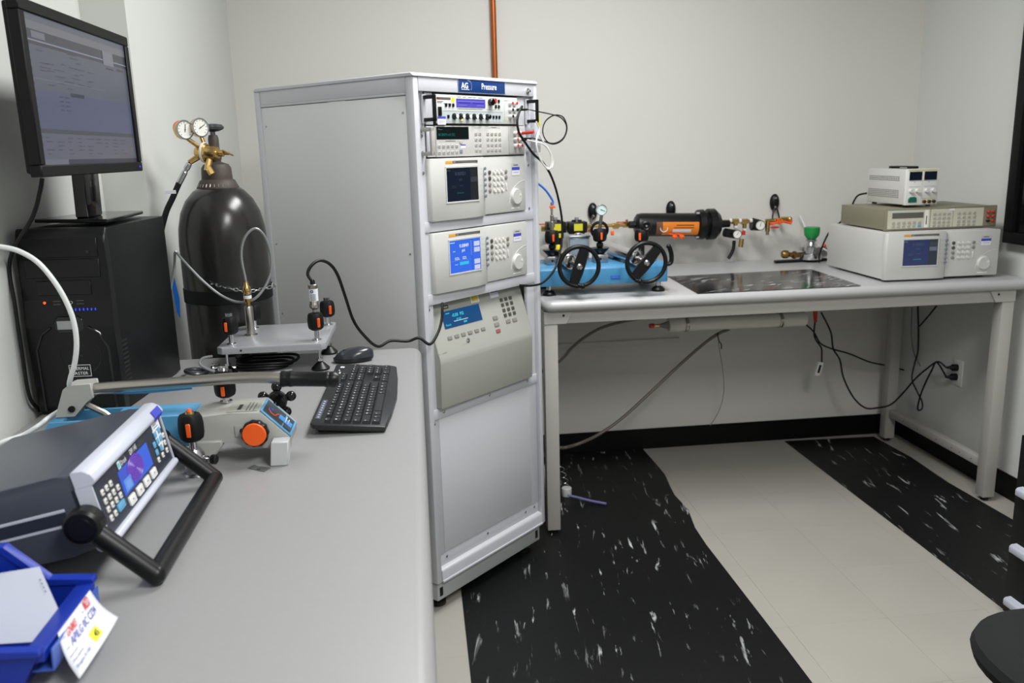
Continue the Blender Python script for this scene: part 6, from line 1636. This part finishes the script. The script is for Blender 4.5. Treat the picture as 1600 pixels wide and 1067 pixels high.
# ============================================================ part hierarchy: prints, caps and insets belong to the part they sit on
bpy.context.view_layer.update()
def base(o): return o.name.rsplit('.', 1)[0] if o.name.rsplit('.', 1)[-1].isdigit() else o.name
def centre(o):
    if not o.data or not len(o.bound_box): return o.matrix_local.translation.copy()
    c = sum((Vector(b) for b in o.bound_box), Vector()) / 8
    return o.matrix_local @ c
SUB = {'screen': ['screen_graphics', 'screen_image', 'screen_tint', 'screen_circle', 'screen_ring'], 'display': ['display_text', 'display_bars'],
       'left_bezel': ['brand_strip', 'soft_key_lines'], 'right_bezel': ['molded_arc'], 'jog_dial': ['finger_dimple'], 'faceplate': ['round_sticker', 'face_lines'],
       'dial_knob': ['knob_cap'], 'jack': ['jack_ring'], 'plate': ['gauge_emblem', 'border'], 'front_bezel': ['drive_bay_cover', 'power_led', 'usb_port', 'usb_rim', 'audio_jack', 'blue_led', 'badge_holder', 'bay_button', 'port_strip', 'fan_grille', 'honeycomb_mesh', 'bezel_ridge', 'logo_frame', 'power_light'],
       'badge_holder_': [], 'valve_grip': ['orange_inset'], 'name_plate': ['plate_print', 'emblem'], 'knob_rim': ['knob_cap_'], 'cast_body': ['rating_plate', 'port_boss', 'port_hole'],
       'gauge_case': ['gauge_rim', 'dial', 'dial_marks'], 'front_panel': ['logo_box'], 'shell': ['media_strip', 'brand_mark', 'media_icons'], 'bezel': ['power_light'], 'filter_body': ['yellow_labels', 'adjust_knob'],
       'apron': ['bolt_hole'], 'side_rail': ['rail_hole'], 'silver_block': ['block_port'], 'orange_label': ['label_line', 'label_white', 'emblem_arc', 'label_dark'], 'white_label': ['label_lines', 'label_omega'], 'cover_plate': ['socket'], 'connector_shell': ['connector_slot'],
       'clip_body': ['clip_screw'], 'clip_wire': ['orange_tip'], 'drawer': ['drawer_pull'], 'case': ['side_vent', 'vent_slots', 'side_trim', 'side_groove'], 'white_sleeve': ['blue_band'], 'top_bumper': ['service_sticker', 'sticker_band', 'sticker_lines'], 'valve_block': ['block_hole'], 'handwheel_rim': ['spoke_plate', 'hub_nut', 'crank_knob'], 'body': ['stamped_marks'], 'card': ['handwriting', 'rule', 'highlight'], 'sheet': ['printed_line'], 'lever_tube': ['grip']}
LET = ['screen', 'display', 'display_window', 'plate', 'front_panel', 'front_bezel', 'card']
for root in [o for o in SC.objects if o.parent is None and o.children]:
    ch = list(root.children)
    by = {}
    for c in ch: by.setdefault(base(c), []).append(c)
    moves = []
    for p_, subs in SUB.items():
        if p_ not in by: continue
        for s_ in subs:
            for c in by.get(s_, []): moves.append((c, by[p_]))
    for c in by.get('lettering', []):
        for p_ in LET:
            if p_ in by:
                moves.append((c, by[p_])); break
    movers = {m_[0] for m_ in moves}
    for c, cand in moves:
        cand = [p_ for p_ in cand if p_ not in movers]
        if not cand: continue
        cc = centre(c)
        p_ = min(cand, key=lambda q: (centre(q) - cc).length)
        ml = c.matrix_local.copy(); pm = p_.matrix_local.copy()
        c.parent = p_; c.matrix_parent_inverse = Matrix(); c.matrix_local = pm.inverted() @ ml
for o in SC.objects:
    if o.type == 'MESH' and o.parent is not None and base(o) in ('vent_slots', 'side_vent', 'honeycomb_mesh', 'key_legends', 'stamped_marks', 'dial_marks', 'label_lines', 'printed_line', 'media_icons', 'soft_key_lines'):
        o['kind'] = 'stuff'
GR = {'ceiling_light': 'ceiling troffers', 'wall_clip': 'black wall clips', 'pressure_controller': 'pressure controllers in the rack', 'power_plug': 'plugs in the wall outlet', 'bench_cable': 'black cords under and behind the right bench', 'floor_mat': 'black marbled floor mats', 'workbench': 'grey laminate workbenches'}
for o in SC.objects:
    if o.parent is None and base(o) in GR: o['group'] = GR[base(o)]
